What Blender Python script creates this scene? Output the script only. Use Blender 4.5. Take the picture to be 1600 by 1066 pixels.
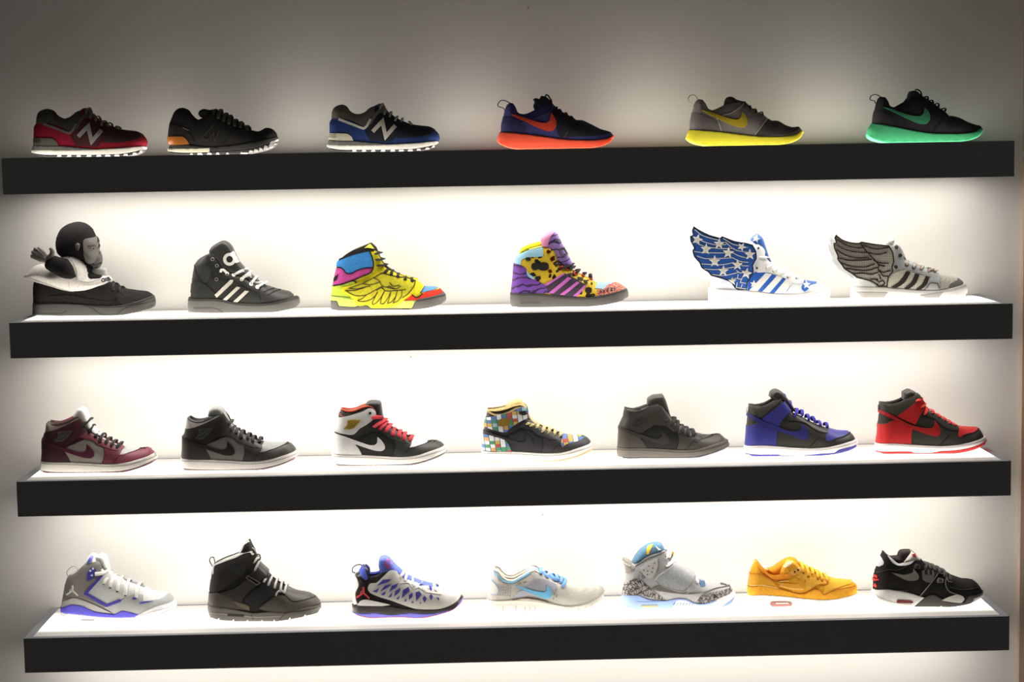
import bpy, math, random
import numpy as np
from mathutils import Matrix, Vector
from mathutils.geometry import delaunay_2d_cdt

for o in list(bpy.data.objects):
    bpy.data.objects.remove(o)
scene = bpy.context.scene
COL = scene.collection

# ------------------------------------------------------------------ camera
Z1 = 1.66                                   # height of the top of the highest shelf
FPX = 2835.92                               # focal length in pixels of a 1600 px wide frame
CAM = np.array([-0.0964, -4.5008, -0.0144 + Z1])
PITCH, YAW, ROLL = -0.1020, 0.0202, -0.0175


def cam_axes():
    cp, sp, cy, sy = math.cos(PITCH), math.sin(PITCH), math.cos(YAW), math.sin(YAW)
    cr, sr = math.cos(ROLL), math.sin(ROLL)
    f = np.array([sy * cp, cy * cp, sp])
    r = np.array([cy, -sy, 0.0])
    u = np.cross(r, f)
    return cr * r + sr * u, -sr * r + cr * u, f


CR, CU, CF = cam_axes()
cam_data = bpy.data.cameras.new('camera')
cam_data.sensor_width = 36.0
cam_data.lens = FPX / 1600 * 36.0
cam = bpy.data.objects.new('camera', cam_data)
COL.objects.link(cam)
cam.matrix_world = Matrix(((CR[0], CU[0], -CF[0], CAM[0]), (CR[1], CU[1], -CF[1], CAM[1]),
                           (CR[2], CU[2], -CF[2], CAM[2]), (0, 0, 0, 1)))
scene.camera = cam

# ------------------------------------------------------------------ light of the dim room
world = bpy.data.worlds.new('room_light')
scene.world = world
world.use_nodes = True
bgn = world.node_tree.nodes['Background']
bgn.inputs[0].default_value = (1.0, 0.94, 0.84, 1)
bgn.inputs[1].default_value = 0.075
scene.view_settings.view_transform = 'Standard'
scene.view_settings.look = 'None'
scene.view_settings.exposure = 0.0
scene.view_settings.gamma = 1.0
scene.view_settings.use_curve_mapping = False
TOP_GLOW, UNDER_GLOW = 4.5, 7.5             # the lit panels of the shelves

# ------------------------------------------------------------------ materials


def lin(c):
    c = c / 255.0
    return c / 12.92 if c <= 0.04045 else ((c + 0.055) / 1.055) ** 2.4


def rgb(c):
    return (lin(c[0]), lin(c[1]), lin(c[2]), 1)


MATS = {}


def nn(nt, typ, **kw):
    n = nt.nodes.new(typ)
    for k, v in kw.items():
        setattr(n, k, v)
    return n


def ramp(nt, fac, stops, interp='CONSTANT'):
    r = nn(nt, 'ShaderNodeValToRGB')
    cr = r.color_ramp
    cr.interpolation = interp
    while len(cr.elements) > 1:
        cr.elements.remove(cr.elements[-1])
    for i, (p, c) in enumerate(stops):
        e = cr.elements[0] if i == 0 else cr.elements.new(p)
        e.position = p
        e.color = rgb(c)
    nt.links.new(fac, r.inputs[0])
    return r.outputs[0]


def mapped(nt, scale, rot=(0, 0, 0), loc=(0, 0, 0)):
    tc = nn(nt, 'ShaderNodeTexCoord')
    mp = nn(nt, 'ShaderNodeMapping')
    mp.inputs['Scale'].default_value = scale
    mp.inputs['Rotation'].default_value = rot
    mp.inputs['Location'].default_value = loc
    nt.links.new(tc.outputs['Object'], mp.inputs[0])
    return mp.outputs[0]


def M(c, kind='leather'):
    """procedural material for a colour 0..255 and a kind of stuff"""
    key = (tuple(c), kind)
    if key in MATS:
        return MATS[key]
    m = bpy.data.materials.new('%s_%d_%d_%d' % ((kind,) + tuple(c)))
    m.use_nodes = True
    nt = m.node_tree
    b = nt.nodes['Principled BSDF']
    base = rgb(c)
    b.inputs['Base Color'].default_value = base
    rough, bump, bscale, vary = {'leather': (0.42, 0.12, 900, 0.10), 'suede': (0.95, 0.35, 1500, 0.28),
                                 'mesh': (0.85, 0.5, 0, 0.1), 'rubber': (0.6, 0.05, 700, 0.06),
                                 'foam': (0.75, 0.05, 900, 0.04), 'lace': (0.9, 0.5, 2200, 0.12),
                                 'gloss': (0.22, 0.0, 300, 0.05), 'metal': (0.3, 0.0, 300, 0.05),
                                 'fur': (1.0, 0.9, 420, 0.45)}.get(kind, (0.6, 0.1, 800, 0.05))
    b.inputs['Roughness'].default_value = rough
    b.inputs['Specular IOR Level'].default_value = 0.35
    if kind == 'metal':
        b.inputs['Metallic'].default_value = 0.85
    if kind == 'suede' or kind == 'fur':
        b.inputs['Specular IOR Level'].default_value = 0.1
    if kind == 'foam':
        b.inputs['Subsurface Weight'].default_value = 0.6
        b.inputs['Subsurface Radius'].default_value = (1.0, 1.0, 1.0)
        b.inputs['Subsurface Scale'].default_value = 0.012
    col = None
    if kind == 'mesh':
        v = mapped(nt, (1, 1, 1), (0, math.radians(45), 0))
        ck = nn(nt, 'ShaderNodeTexChecker')
        ck.inputs['Scale'].default_value = 520
        ck.inputs[1].default_value = base
        ck.inputs[2].default_value = [x * 0.78 for x in base[:3]] + [1]
        nt.links.new(v, ck.inputs[0])
        col = ck.outputs[0]
        hgt = ck.outputs[1]
    else:
        ns = nn(nt, 'ShaderNodeTexNoise')
        ns.inputs['Scale'].default_value = bscale
        ns.inputs['Detail'].default_value = 3
        nt.links.new(mapped(nt, (1, 1, 1)), ns.inputs['Vector'])
        hgt = ns.outputs[0]
        n2 = nn(nt, 'ShaderNodeTexNoise')
        n2.inputs['Scale'].default_value = 70 if kind not in ('suede', 'fur') else 160
        nt.links.new(mapped(nt, (1, 1, 1)), n2.inputs['Vector'])
        mx = nn(nt, 'ShaderNodeMix', data_type='RGBA')
        mx.inputs[6].default_value = [min(1, x * (1 + vary)) for x in base[:3]] + [1]
        mx.inputs[7].default_value = [x * (1 - vary) for x in base[:3]] + [1]
        nt.links.new(n2.outputs[0], mx.inputs[0])
        col = mx.outputs[2]
    if kind == 'leopard':
        vo = nn(nt, 'ShaderNodeTexVoronoi')
        vo.inputs['Scale'].default_value = 46
        nz = nn(nt, 'ShaderNodeTexNoise')
        nz.inputs['Scale'].default_value = 60
        v = mapped(nt, (1, 0.25, 1))
        nt.links.new(v, nz.inputs['Vector'])
        mv = nn(nt, 'ShaderNodeMix', data_type='RGBA', blend_type='LINEAR_LIGHT')
        mv.inputs[0].default_value = 0.012
        nt.links.new(v, mv.inputs[6])
        nt.links.new(nz.outputs[1], mv.inputs[7])
        nt.links.new(mv.outputs[2], vo.inputs['Vector'])
        col = ramp(nt, vo.outputs[0], [(0.0, (30, 26, 22)), (0.33, c)])
    if kind == 'tiger':
        wv = nn(nt, 'ShaderNodeTexWave', wave_type='BANDS', bands_direction='Z')
        wv.inputs['Scale'].default_value = 16
        wv.inputs['Distortion'].default_value = 7
        wv.inputs['Detail'].default_value = 2
        wv.inputs['Detail Scale'].default_value = 2.2
        nt.links.new(mapped(nt, (0.8, 0.3, 1.2), (0, 0.35, 0)), wv.inputs['Vector'])
        col = ramp(nt, wv.outputs[1], [(0.0, (34, 24, 44)), (0.34, c), (1.0, c)], 'LINEAR')
    if kind == 'plaid':
        sx = nn(nt, 'ShaderNodeSeparateXYZ')
        nt.links.new(mapped(nt, (74, 1, 112), (0, math.radians(5), 0)), sx.inputs[0])
        fl = []
        for ax in (0, 2):
            f = nn(nt, 'ShaderNodeMath', operation='FLOOR')
            nt.links.new(sx.outputs[ax], f.inputs[0])
            fl.append(f.outputs[0])
        cb = nn(nt, 'ShaderNodeCombineXYZ')
        nt.links.new(fl[0], cb.inputs[0])
        nt.links.new(fl[1], cb.inputs[1])
        wn = nn(nt, 'ShaderNodeTexWhiteNoise', noise_dimensions='3D')
        nt.links.new(cb.outputs[0], wn.inputs['Vector'])
        cc = ramp(nt, wn.outputs[0], [(0.0, (226, 230, 230)), (0.26, (206, 170, 84)), (0.42, (84, 146, 110)), (0.56, (96, 124, 180)),
                                      (0.7, (186, 84, 78)), (0.8, (214, 160, 96)), (0.9, (166, 202, 216))])
        fr = nn(nt, 'ShaderNodeMath', operation='FRACT')
        nt.links.new(sx.outputs[0], fr.inputs[0])
        lt = nn(nt, 'ShaderNodeMath', operation='LESS_THAN')
        lt.inputs[1].default_value = 0.14
        nt.links.new(fr.outputs[0], lt.inputs[0])
        mx = nn(nt, 'ShaderNodeMix', data_type='RGBA')
        mx.inputs[7].default_value = rgb((70, 90, 110))
        nt.links.new(lt.outputs[0], mx.inputs[0])
        nt.links.new(cc, mx.inputs[6])
        col = mx.outputs[2]
    if kind == 'elephant':
        vo = nn(nt, 'ShaderNodeTexVoronoi', feature='DISTANCE_TO_EDGE')
        vo.inputs['Scale'].default_value = 120
        v = mapped(nt, (1, 0.3, 0.7), (0, 0.6, 0))
        nz = nn(nt, 'ShaderNodeTexNoise')
        nz.inputs['Scale'].default_value = 140
        nt.links.new(v, nz.inputs['Vector'])
        mv = nn(nt, 'ShaderNodeMix', data_type='RGBA', blend_type='LINEAR_LIGHT')
        mv.inputs[0].default_value = 0.006
        nt.links.new(v, mv.inputs[6])
        nt.links.new(nz.outputs[1], mv.inputs[7])
        nt.links.new(mv.outputs[2], vo.inputs['Vector'])
        col = ramp(nt, vo.outputs['Distance'], [(0.0, (62, 58, 58)), (0.10, c)])
    if kind == 'wingmesh':
        v = mapped(nt, (1, 1, 1), (0, math.radians(45), 0))
        ck = nn(nt, 'ShaderNodeTexChecker')
        ck.inputs['Scale'].default_value = 330
        ck.inputs[1].default_value = base
        ck.inputs[2].default_value = rgb((176, 168, 152))
        nt.links.new(v, ck.inputs[0])
        col = ck.outputs[0]
        hgt = ck.outputs[1]
    if kind == 'redprint':
        wn = nn(nt, 'ShaderNodeTexVoronoi')
        wn.inputs['Scale'].default_value = 260
        nt.links.new(mapped(nt, (1, 1, 1)), wn.inputs['Vector'])
        col = ramp(nt, wn.outputs[0], [(0.0, c), (0.55, (206, 170, 150)), (0.75, (80, 50, 46))])
    nt.links.new(col, b.inputs['Base Color'])
    if bump > 0:
        bp = nn(nt, 'ShaderNodeBump')
        bp.inputs['Strength'].default_value = bump
        bp.inputs['Distance'].default_value = 0.0008 if kind != 'fur' else 0.003
        nt.links.new(hgt, bp.inputs['Height'])
        nt.links.new(bp.outputs[0], b.inputs['Normal'])
    MATS[key] = m
    return m


def glow_material(name, strength, half_len, y0, y1, low, soft, tint):
    """opal panel over tubes: brightest over the tubes, weaker towards its rims"""
    m = bpy.data.materials.new(name)
    m.use_nodes = True
    nt = m.node_tree
    b = nt.nodes['Principled BSDF']
    b.inputs['Base Color'].default_value = (0.55, 0.53, 0.5, 1)
    b.inputs['Roughness'].default_value = 0.5
    tc = nn(nt, 'ShaderNodeTexCoord')
    sp = nn(nt, 'ShaderNodeSeparateXYZ')
    nt.links.new(tc.outputs['Object'], sp.inputs[0])

    def edge(sock, c, half, soft, low=0.3):
        s = nn(nt, 'ShaderNodeMath', operation='SUBTRACT')
        nt.links.new(sock, s.inputs[0])
        s.inputs[1].default_value = c
        a = nn(nt, 'ShaderNodeMath', operation='ABSOLUTE')
        nt.links.new(s.outputs[0], a.inputs[0])
        r = nn(nt, 'ShaderNodeMapRange', interpolation_type='SMOOTHSTEP')
        r.inputs['From Min'].default_value = half
        r.inputs['From Max'].default_value = half - soft
        r.inputs['To Min'].default_value = low
        r.inputs['To Max'].default_value = 1.0
        nt.links.new(a.outputs[0], r.inputs[0])
        return r.outputs[0]
    e1 = edge(sp.outputs[0], 0, half_len, 0.03, 0.9)
    e2 = edge(sp.outputs[1], (y0 + y1) / 2, (y1 - y0) / 2 - 0.03, soft, low)
    mu = nn(nt, 'ShaderNodeMath', operation='MULTIPLY')
    nt.links.new(e1, mu.inputs[0])
    nt.links.new(e2, mu.inputs[1])
    mu2 = nn(nt, 'ShaderNodeMath', operation='MULTIPLY')
    nt.links.new(mu.outputs[0], mu2.inputs[0])
    mu2.inputs[1].default_value = strength
    b.inputs['Emission Color'].default_value = tint
    nt.links.new(mu2.outputs[0], b.inputs['Emission Strength'])
    return m


# ------------------------------------------------------------------ mesh helpers


def mesh_obj(name, verts, faces, mat, parent=None, smooth=None):
    me = bpy.data.meshes.new(name)
    me.from_pydata([tuple(float(a) for a in v) for v in verts], [], [tuple(f) for f in faces])
    if smooth is not None:
        me.polygons.foreach_set('use_smooth', smooth)
    if mat:
        me.materials.append(mat)
    me.update()
    o = bpy.data.objects.new(name, me)
    COL.objects.link(o)
    if parent:
        o.parent = parent
    return o


def box_vf(x0, x1, y0, y1, z0, z1):
    v = [(x, y, z) for z in (z0, z1) for y in (y0, y1) for x in (x0, x1)]
    f = [(0, 2, 3, 1), (4, 5, 7, 6), (0, 1, 5, 4), (2, 6, 7, 3), (0, 4, 6, 2), (1, 3, 7, 5)]
    return v, f


def box(name, x0, x1, y0, y1, z0, z1, mat, parent=None):
    v, f = box_vf(x0, x1, y0, y1, z0, z1)
    return mesh_obj(name, v, f, mat, parent)


def tag(o, label, cat, group=None):
    o['label'] = label
    o['category'] = cat
    if group:
        o['group'] = group
    return o


# ------------------------------------------------------------------ wall and shelves
wm = bpy.data.materials.new('wall_paint')
wm.use_nodes = True
nt = wm.node_tree
b = nt.nodes['Principled BSDF']
b.inputs['Roughness'].default_value = 0.7
b.inputs['Specular IOR Level'].default_value = 0.2
ns = nn(nt, 'ShaderNodeTexNoise')
ns.inputs['Scale'].default_value = 2.0
nt.links.new(mapped(nt, (1, 1, 1)), ns.inputs['Vector'])
mx = nn(nt, 'ShaderNodeMix', data_type='RGBA')
mx.inputs[6].default_value = (0.80, 0.775, 0.73, 1)
mx.inputs[7].default_value = (0.76, 0.735, 0.69, 1)
nt.links.new(ns.outputs[0], mx.inputs[0])
nt.links.new(mx.outputs[2], b.inputs['Base Color'])
n3 = nn(nt, 'ShaderNodeTexNoise')
n3.inputs['Scale'].default_value = 240
nt.links.new(mapped(nt, (1, 1, 1)), n3.inputs['Vector'])
bp = nn(nt, 'ShaderNodeBump')
bp.inputs['Strength'].default_value = 0.05
bp.inputs['Distance'].default_value = 0.001
nt.links.new(n3.outputs[0], bp.inputs['Height'])
nt.links.new(bp.outputs[0], b.inputs['Normal'])

SHELF_L, SHELF_T, SHELF_D = 2.5, 0.0887, 0.317
TOPS = [Z1, Z1 - 0.4056, Z1 - 0.8045, Z1 - 1.2051]
wall = box('wall_back', -3.2, 1.366, SHELF_D, SHELF_D + 0.12, 0.0, 3.2, wm)
wall['kind'] = 'structure'
wall['label'] = 'pale painted wall behind the lit shelves'
rw = bpy.data.materials.new('return_paint')
rw.use_nodes = True
rb = rw.node_tree.nodes['Principled BSDF']
rn = nn(rw.node_tree, 'ShaderNodeTexNoise')
rn.inputs['Scale'].default_value = 30
rw.node_tree.links.new(ramp(rw.node_tree, rn.outputs[0], [(0.0, (196, 172, 152)), (1.0, (186, 160, 140))], 'LINEAR'), rb.inputs['Base Color'])
rb.inputs['Roughness'].default_value = 0.7
ret = box('wall_right', 1.366, 1.60, SHELF_D - 0.02, SHELF_D + 0.12, 0.0, 3.2, rw)
ret['kind'] = 'structure'
ret['label'] = 'pinkish strip of wall at the end of the display wall'
fl = box('floor', -3.2, 1.6, -5.5, SHELF_D + 0.12, -0.05, 0.0, M((92, 84, 76), 'rubber'))
fl['kind'] = 'structure'
fl['label'] = 'dull brown shop floor'
for (px, pz, pr) in ((0.058, 2.03, 0.0016), (-0.27, Z1 - 0.545, 0.0014), (0.075, Z1 - 0.98, 0.0015), (1.05, Z1 - 0.34, 0.0012)):
    vs = [(px + pr * math.cos(a * 0.7854), SHELF_D - 0.0008, pz + 1.6 * pr * math.sin(a * 0.7854)) for a in range(8)]
    vs += [(x, SHELF_D, z) for x, y, z in vs]
    mesh_obj('wall_nick', vs, [tuple(range(7, -1, -1))] + [(i, (i + 1) % 8, 8 + (i + 1) % 8, 8 + i) for i in range(8)], M((120, 112, 104), 'rubber'), wall)

board = M((130, 132, 136), 'laminate')
bb = board.node_tree.nodes['Principled BSDF']
bb.inputs['Roughness'].default_value = 0.75
bb.inputs['Specular IOR Level'].default_value = 0.1
glow_top = glow_material('opal_panel_top', TOP_GLOW, SHELF_L / 2 - 0.02, 0.018, SHELF_D - 0.012, 0.0, 0.095, (1.0, 0.955, 0.87, 1))
glow_under = glow_material('opal_panel_under', UNDER_GLOW, SHELF_L / 2 - 0.02, 0.018, SHELF_D - 0.012, 0.0, 0.095, (1.0, 0.965, 0.91, 1))
shelf_labels = ['black box shelf with the six low running shoes on it',
                'black box shelf carrying six wild high tops, two of them winged',
                'black box shelf below the winged shoes, seven high tops on it',
                'lowest black box shelf, a plain amber low shoe among its seven']
for i, zt in enumerate(TOPS):
    e = bpy.data.objects.new('light_box_shelf', None)
    COL.objects.link(e)
    e.location = (0, 0, zt)
    tag(e, shelf_labels[i], 'shelf', 'light box shelves')
    h = SHELF_L / 2
    f0, s0, k0 = 0.018, 0.020, 0.012
    box('front_board', -h, h, 0, f0, -SHELF_T, 0, board, e)
    box('end_board', -h, -h + s0, f0, SHELF_D, -SHELF_T, 0, board, e)
    box('end_board', h - s0, h, f0, SHELF_D, -SHELF_T, 0, board, e)
    box('back_board', -h + s0, h - s0, SHELF_D - k0, SHELF_D, -SHELF_T, 0, board, e)
    p = box('top_panel', -h + s0, h - s0, f0, SHELF_D - k0, -0.006, -0.0004, glow_top, e)
    p['label'] = 'glowing white opal top panel'
    p = box('under_panel', -h + s0, h - s0, f0, SHELF_D - k0, -SHELF_T + 0.002, -SHELF_T + 0.008, glow_under, e)
    p['label'] = 'glowing white opal panel in the underside'

# ------------------------------------------------------------------ shoe machinery


def P(s):
    """'x,y x,y' -> array"""
    if isinstance(s, str):
        return np.array([[float(a) for a in t.split(',')] for t in s.split()])
    return np.array(s, dtype=float)


def aff(s, sx, dx, sy, dy, ox=0.0, oy=0.0):
    """move traced points: x = (x-ox)*sx+dx, y = (y-oy)*sy+dy"""
    p = P(s).copy()
    p[:, 0] = (p[:, 0] - ox) * sx + dx
    p[:, 1] = (p[:, 1] - oy) * sy + dy
    return p


def unproject(X, Y, yplane):
    d = CF[None, :] + CR[None, :] * ((X - 800) / FPX)[:, None] - CU[None, :] * ((Y - 533) / FPX)[:, None]
    t = (yplane - CAM[1]) / d[:, 1]
    return CAM[0] + d[:, 0] * t, CAM[2] + d[:, 2] * t


def smooth_path(p, closed, step, round_=True):
    """Catmull-Rom through the points, keeping sharp corners, resampled at step"""
    p = np.asarray(p, float)
    n = len(p)
    nseg = n if closed else n - 1
    tang = np.zeros_like(p)
    for i in range(n):
        if closed or 0 < i < n - 1:
            a, c, b2 = p[(i - 1) % n], p[i], p[(i + 1) % n]
            d1, d2 = c - a, b2 - c
            l1, l2 = np.linalg.norm(d1) + 1e-9, np.linalg.norm(d2) + 1e-9
            cosv = (d1 @ d2) / (l1 * l2)
            if cosv > 0.45 and round_:
                tv = (d1 / l1 * l2 + d2 / l2 * l1) / (l1 + l2)
                tang[i] = tv / (np.linalg.norm(tv) + 1e-9) * min(l1, l2)
    out = []
    for i in range(nseg):
        a, b2 = p[i], p[(i + 1) % n]
        L = np.linalg.norm(b2 - a)
        k = max(1, int(math.ceil(L / step)))
        m0 = tang[i] if tang[i].any() else (b2 - a)
        m1 = tang[(i + 1) % n] if tang[(i + 1) % n].any() else (b2 - a)
        for j in range(k):
            t = j / k
            h00, h10, h01, h11 = 2*t**3 - 3*t**2 + 1, t**3 - 2*t**2 + t, -2*t**3 + 3*t**2, t**3 - t**2
            out.append(h00 * a + h10 * m0 + h01 * b2 + h11 * m1)
    if not closed:
        out.append(p[-1])
    return np.array(out)


def inside(poly, q):
    if len(q) == 0:
        return np.zeros(0, bool)
    x, y = q[:, 0][:, None], q[:, 1][:, None]
    x0, y0 = poly[:, 0][None], poly[:, 1][None]
    x1, y1 = np.roll(poly[:, 0], -1)[None], np.roll(poly[:, 1], -1)[None]
    dy = np.where(y1 == y0, 1e-12, y1 - y0)
    m = ((y0 > y) != (y1 > y)) & (x < (x1 - x0) * (y - y0) / dy + x0)
    return (m.sum(1) % 2).astype(bool)


class Field:
    """half width of a body over its side view"""
    yc = 0.0

    def W(self, q):
        raise NotImplementedError

    def frame(self, q):
        w, gx, gz = self.WG(q)
        n = np.stack([-gx, -np.ones_like(gx), -gz], 1)
        n /= np.linalg.norm(n, axis=1)[:, None]
        return np.stack([q[:, 0], self.yc - w, q[:, 1]], 1), n, w

    def lift(self, q, off):
        p, n, w = self.frame(q)
        return p + n * off, w


class EdgeField(Field):
    def __init__(self, pts, e, R, wfun, yc=0.0, poly=None):
        self.e, self.R, self.wfun, self.yc, self.poly = e.astype(np.float32), R.astype(np.float32), wfun, yc, poly
        self.pts32 = pts.astype(np.float32)
        t = np.gradient(pts, axis=0)
        t = (t + np.roll(t, 1, 0) + np.roll(t, -1, 0))
        t /= np.linalg.norm(t, axis=1)[:, None] + 1e-9
        n = np.stack([t[:, 1], -t[:, 0]], 1)
        flip = ~inside(poly, pts + n * 0.0012)
        flip = (np.convolve(flip.astype(float), np.ones(5) / 5, 'same') > 0.5)
        n[flip] *= -1
        self.inward = n.astype(np.float32)
        self.shut = None

    def dist(self, q):
        q = q.astype(np.float32)
        p = self.pts32
        d2 = (q ** 2).sum(1)[:, None] + (p ** 2).sum(1)[None] - 2 * (q @ p.T)
        return np.sqrt(np.maximum(d2, 0))

    def value(self, q, out):
        d = self.dist(q)
        dm = d.min(1)
        if out is not None and out.any():
            out = out & (dm < 0.012)
            d = np.where(out[:, None], d - dm[:, None], d)
            dm = np.where(out, 0, dm)
        t = np.minimum(d / self.R[None], 1)
        val = self.e[None] + (1 - self.e[None]) * np.sqrt(np.maximum(1 - (1 - t) ** 2, 0))
        w = np.exp(-(d - dm[:, None]) / (0.0006 + 0.22 * dm[:, None]))
        return (w * val).sum(1) / w.sum(1) * self.wfun(q)

    def W(self, q):
        return self.value(q, ~inside(self.poly, q)).astype(float)

    def WG(self, q):
        h = 0.0009
        out = ~inside(self.poly, q)
        w = self.value(q, out)
        gx = (self.value(q + [h, 0], out) - w) / h
        gz = (self.value(q + [0, h], out) - w) / h
        d = self.dist(q)
        k = d.argmin(1)
        rim = d[np.arange(len(q)), k] < 0.0016
        if rim.any():
            n = self.inward[k[rim]]
            g = (self.value(self.pts32[k[rim]] + n * 0.0016, None) - self.value(self.pts32[k[rim]] + n * 0.0002, None)) / 0.0014
            gx[rim], gz[rim] = g * n[:, 0], g * n[:, 1]
        return w.astype(float), np.clip(gx, -3, 3).astype(float), np.clip(gz, -3, 3).astype(float)


def triangulate(poly, h=0.0034):
    n = len(poly)
    lo, hi = poly.min(0), poly.max(0)
    xs = np.arange(lo[0], hi[0], h)
    zs = np.arange(lo[1], hi[1], h * 0.87)
    gx, gz = np.meshgrid(xs, zs)
    gx = gx + (np.arange(len(zs)) % 2)[:, None] * h * 0.5
    g = np.stack([gx.ravel(), gz.ravel()], 1)
    if len(g):
        g = g[inside(poly, g)]
    if len(g):
        dd = np.sqrt(((g[:, None] - poly[None]) ** 2).sum(2)).min(1)
        g = g[dd > h * 0.55]
    allp = np.concatenate([poly, g]) if len(g) else poly
    vs, es, fs, *_ = delaunay_2d_cdt([Vector((float(a), float(c))) for a, c in allp], [(i, (i + 1) % n) for i in range(n)], [], 0, 1e-7)
    q = np.array([[v.x, v.y] for v in vs])
    f = np.array(fs)
    cen = q[f].mean(1)
    f = f[inside(poly, cen)]
    a, b2, c = q[f[:, 0]], q[f[:, 1]], q[f[:, 2]]
    ar = (b2[:, 0] - a[:, 0]) * (c[:, 1] - a[:, 1]) - (b2[:, 1] - a[:, 1]) * (c[:, 0] - a[:, 0])
    f = f[np.abs(ar) > 1e-11]
    ar = ar[np.abs(ar) > 1e-11]
    f[ar < 0] = f[ar < 0][:, ::-1]
    used = np.unique(f)
    remap = -np.ones(len(q), int)
    remap[used] = np.arange(len(used))
    q, f = q[used], remap[f]
    cnt = {}
    for t in f:
        for i in range(3):
            k = (int(t[i]), int(t[(i + 1) % 3]))
            cnt[k] = 1
    bnd = [k for k in cnt if (k[1], k[0]) not in cnt]
    return q, f, bnd


def sheet_mesh(name, mat, parent, field, poly, off, back, mode, h=0.0034):
    """drape a polygon over a field. mode: 'solid' closes left to right, 'auto' bridges only where the two sides meet"""
    q, f, bnd = triangulate(poly, h)
    p0, nrm, w = field.frame(q)
    top = p0 + nrm * off
    top[:, 2] = np.maximum(top[:, 2], 0.0003)
    top[:, 1] = np.minimum(top[:, 1], field.yc - 0.0001)
    low = w < 0.006
    if field.shut is not None:
        dd = np.sqrt(((q[:, None] - field.shut[None]) ** 2).sum(2)).min(1)
        low |= dd < 0.0028
    both = mode == 'solid' or (mode == 'auto' and low.sum() > 3)
    V = [top]
    F = [tuple(int(a) for a in t) for t in f]
    S = [True] * len(F)
    n = len(top)
    if both:
        mir = top.copy()
        mir[:, 1] = 2 * field.yc - mir[:, 1]
        V.append(mir)
        F += [(int(t[0]) + n, int(t[2]) + n, int(t[1]) + n) for t in f]
        S += [True] * len(f)
    base = sum(len(v) for v in V)
    bot = None
    if mode != 'solid':
        bot = p0 + nrm * back
        bot[:, 2] = np.maximum(bot[:, 2], 0.0003)
        bot[:, 1] = np.minimum(bot[:, 1], field.yc)
    extra = []
    for (a, b2) in bnd:
        if mode == 'solid' or (both and low[a] and low[b2]):
            F.append((b2, a, a + n, b2 + n))
            S.append(mode != 'solid')
        else:
            k = base + len(extra)
            extra += [top[a], top[b2], bot[b2], bot[a]]
            F.append((k + 1, k, k + 3, k + 2))
            S.append(False)
            if both:
                k = base + len(extra)
                for v in (top[a], top[b2], bot[b2], bot[a]):
                    extra.append(np.array([v[0], 2 * field.yc - v[1], v[2]]))
                F.append((k, k + 1, k + 2, k + 3))
                S.append(False)
    if extra:
        V.append(np.array(extra))
    o = mesh_obj(name, np.concatenate(V), F, mat, parent, S)
    return o, both


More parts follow.
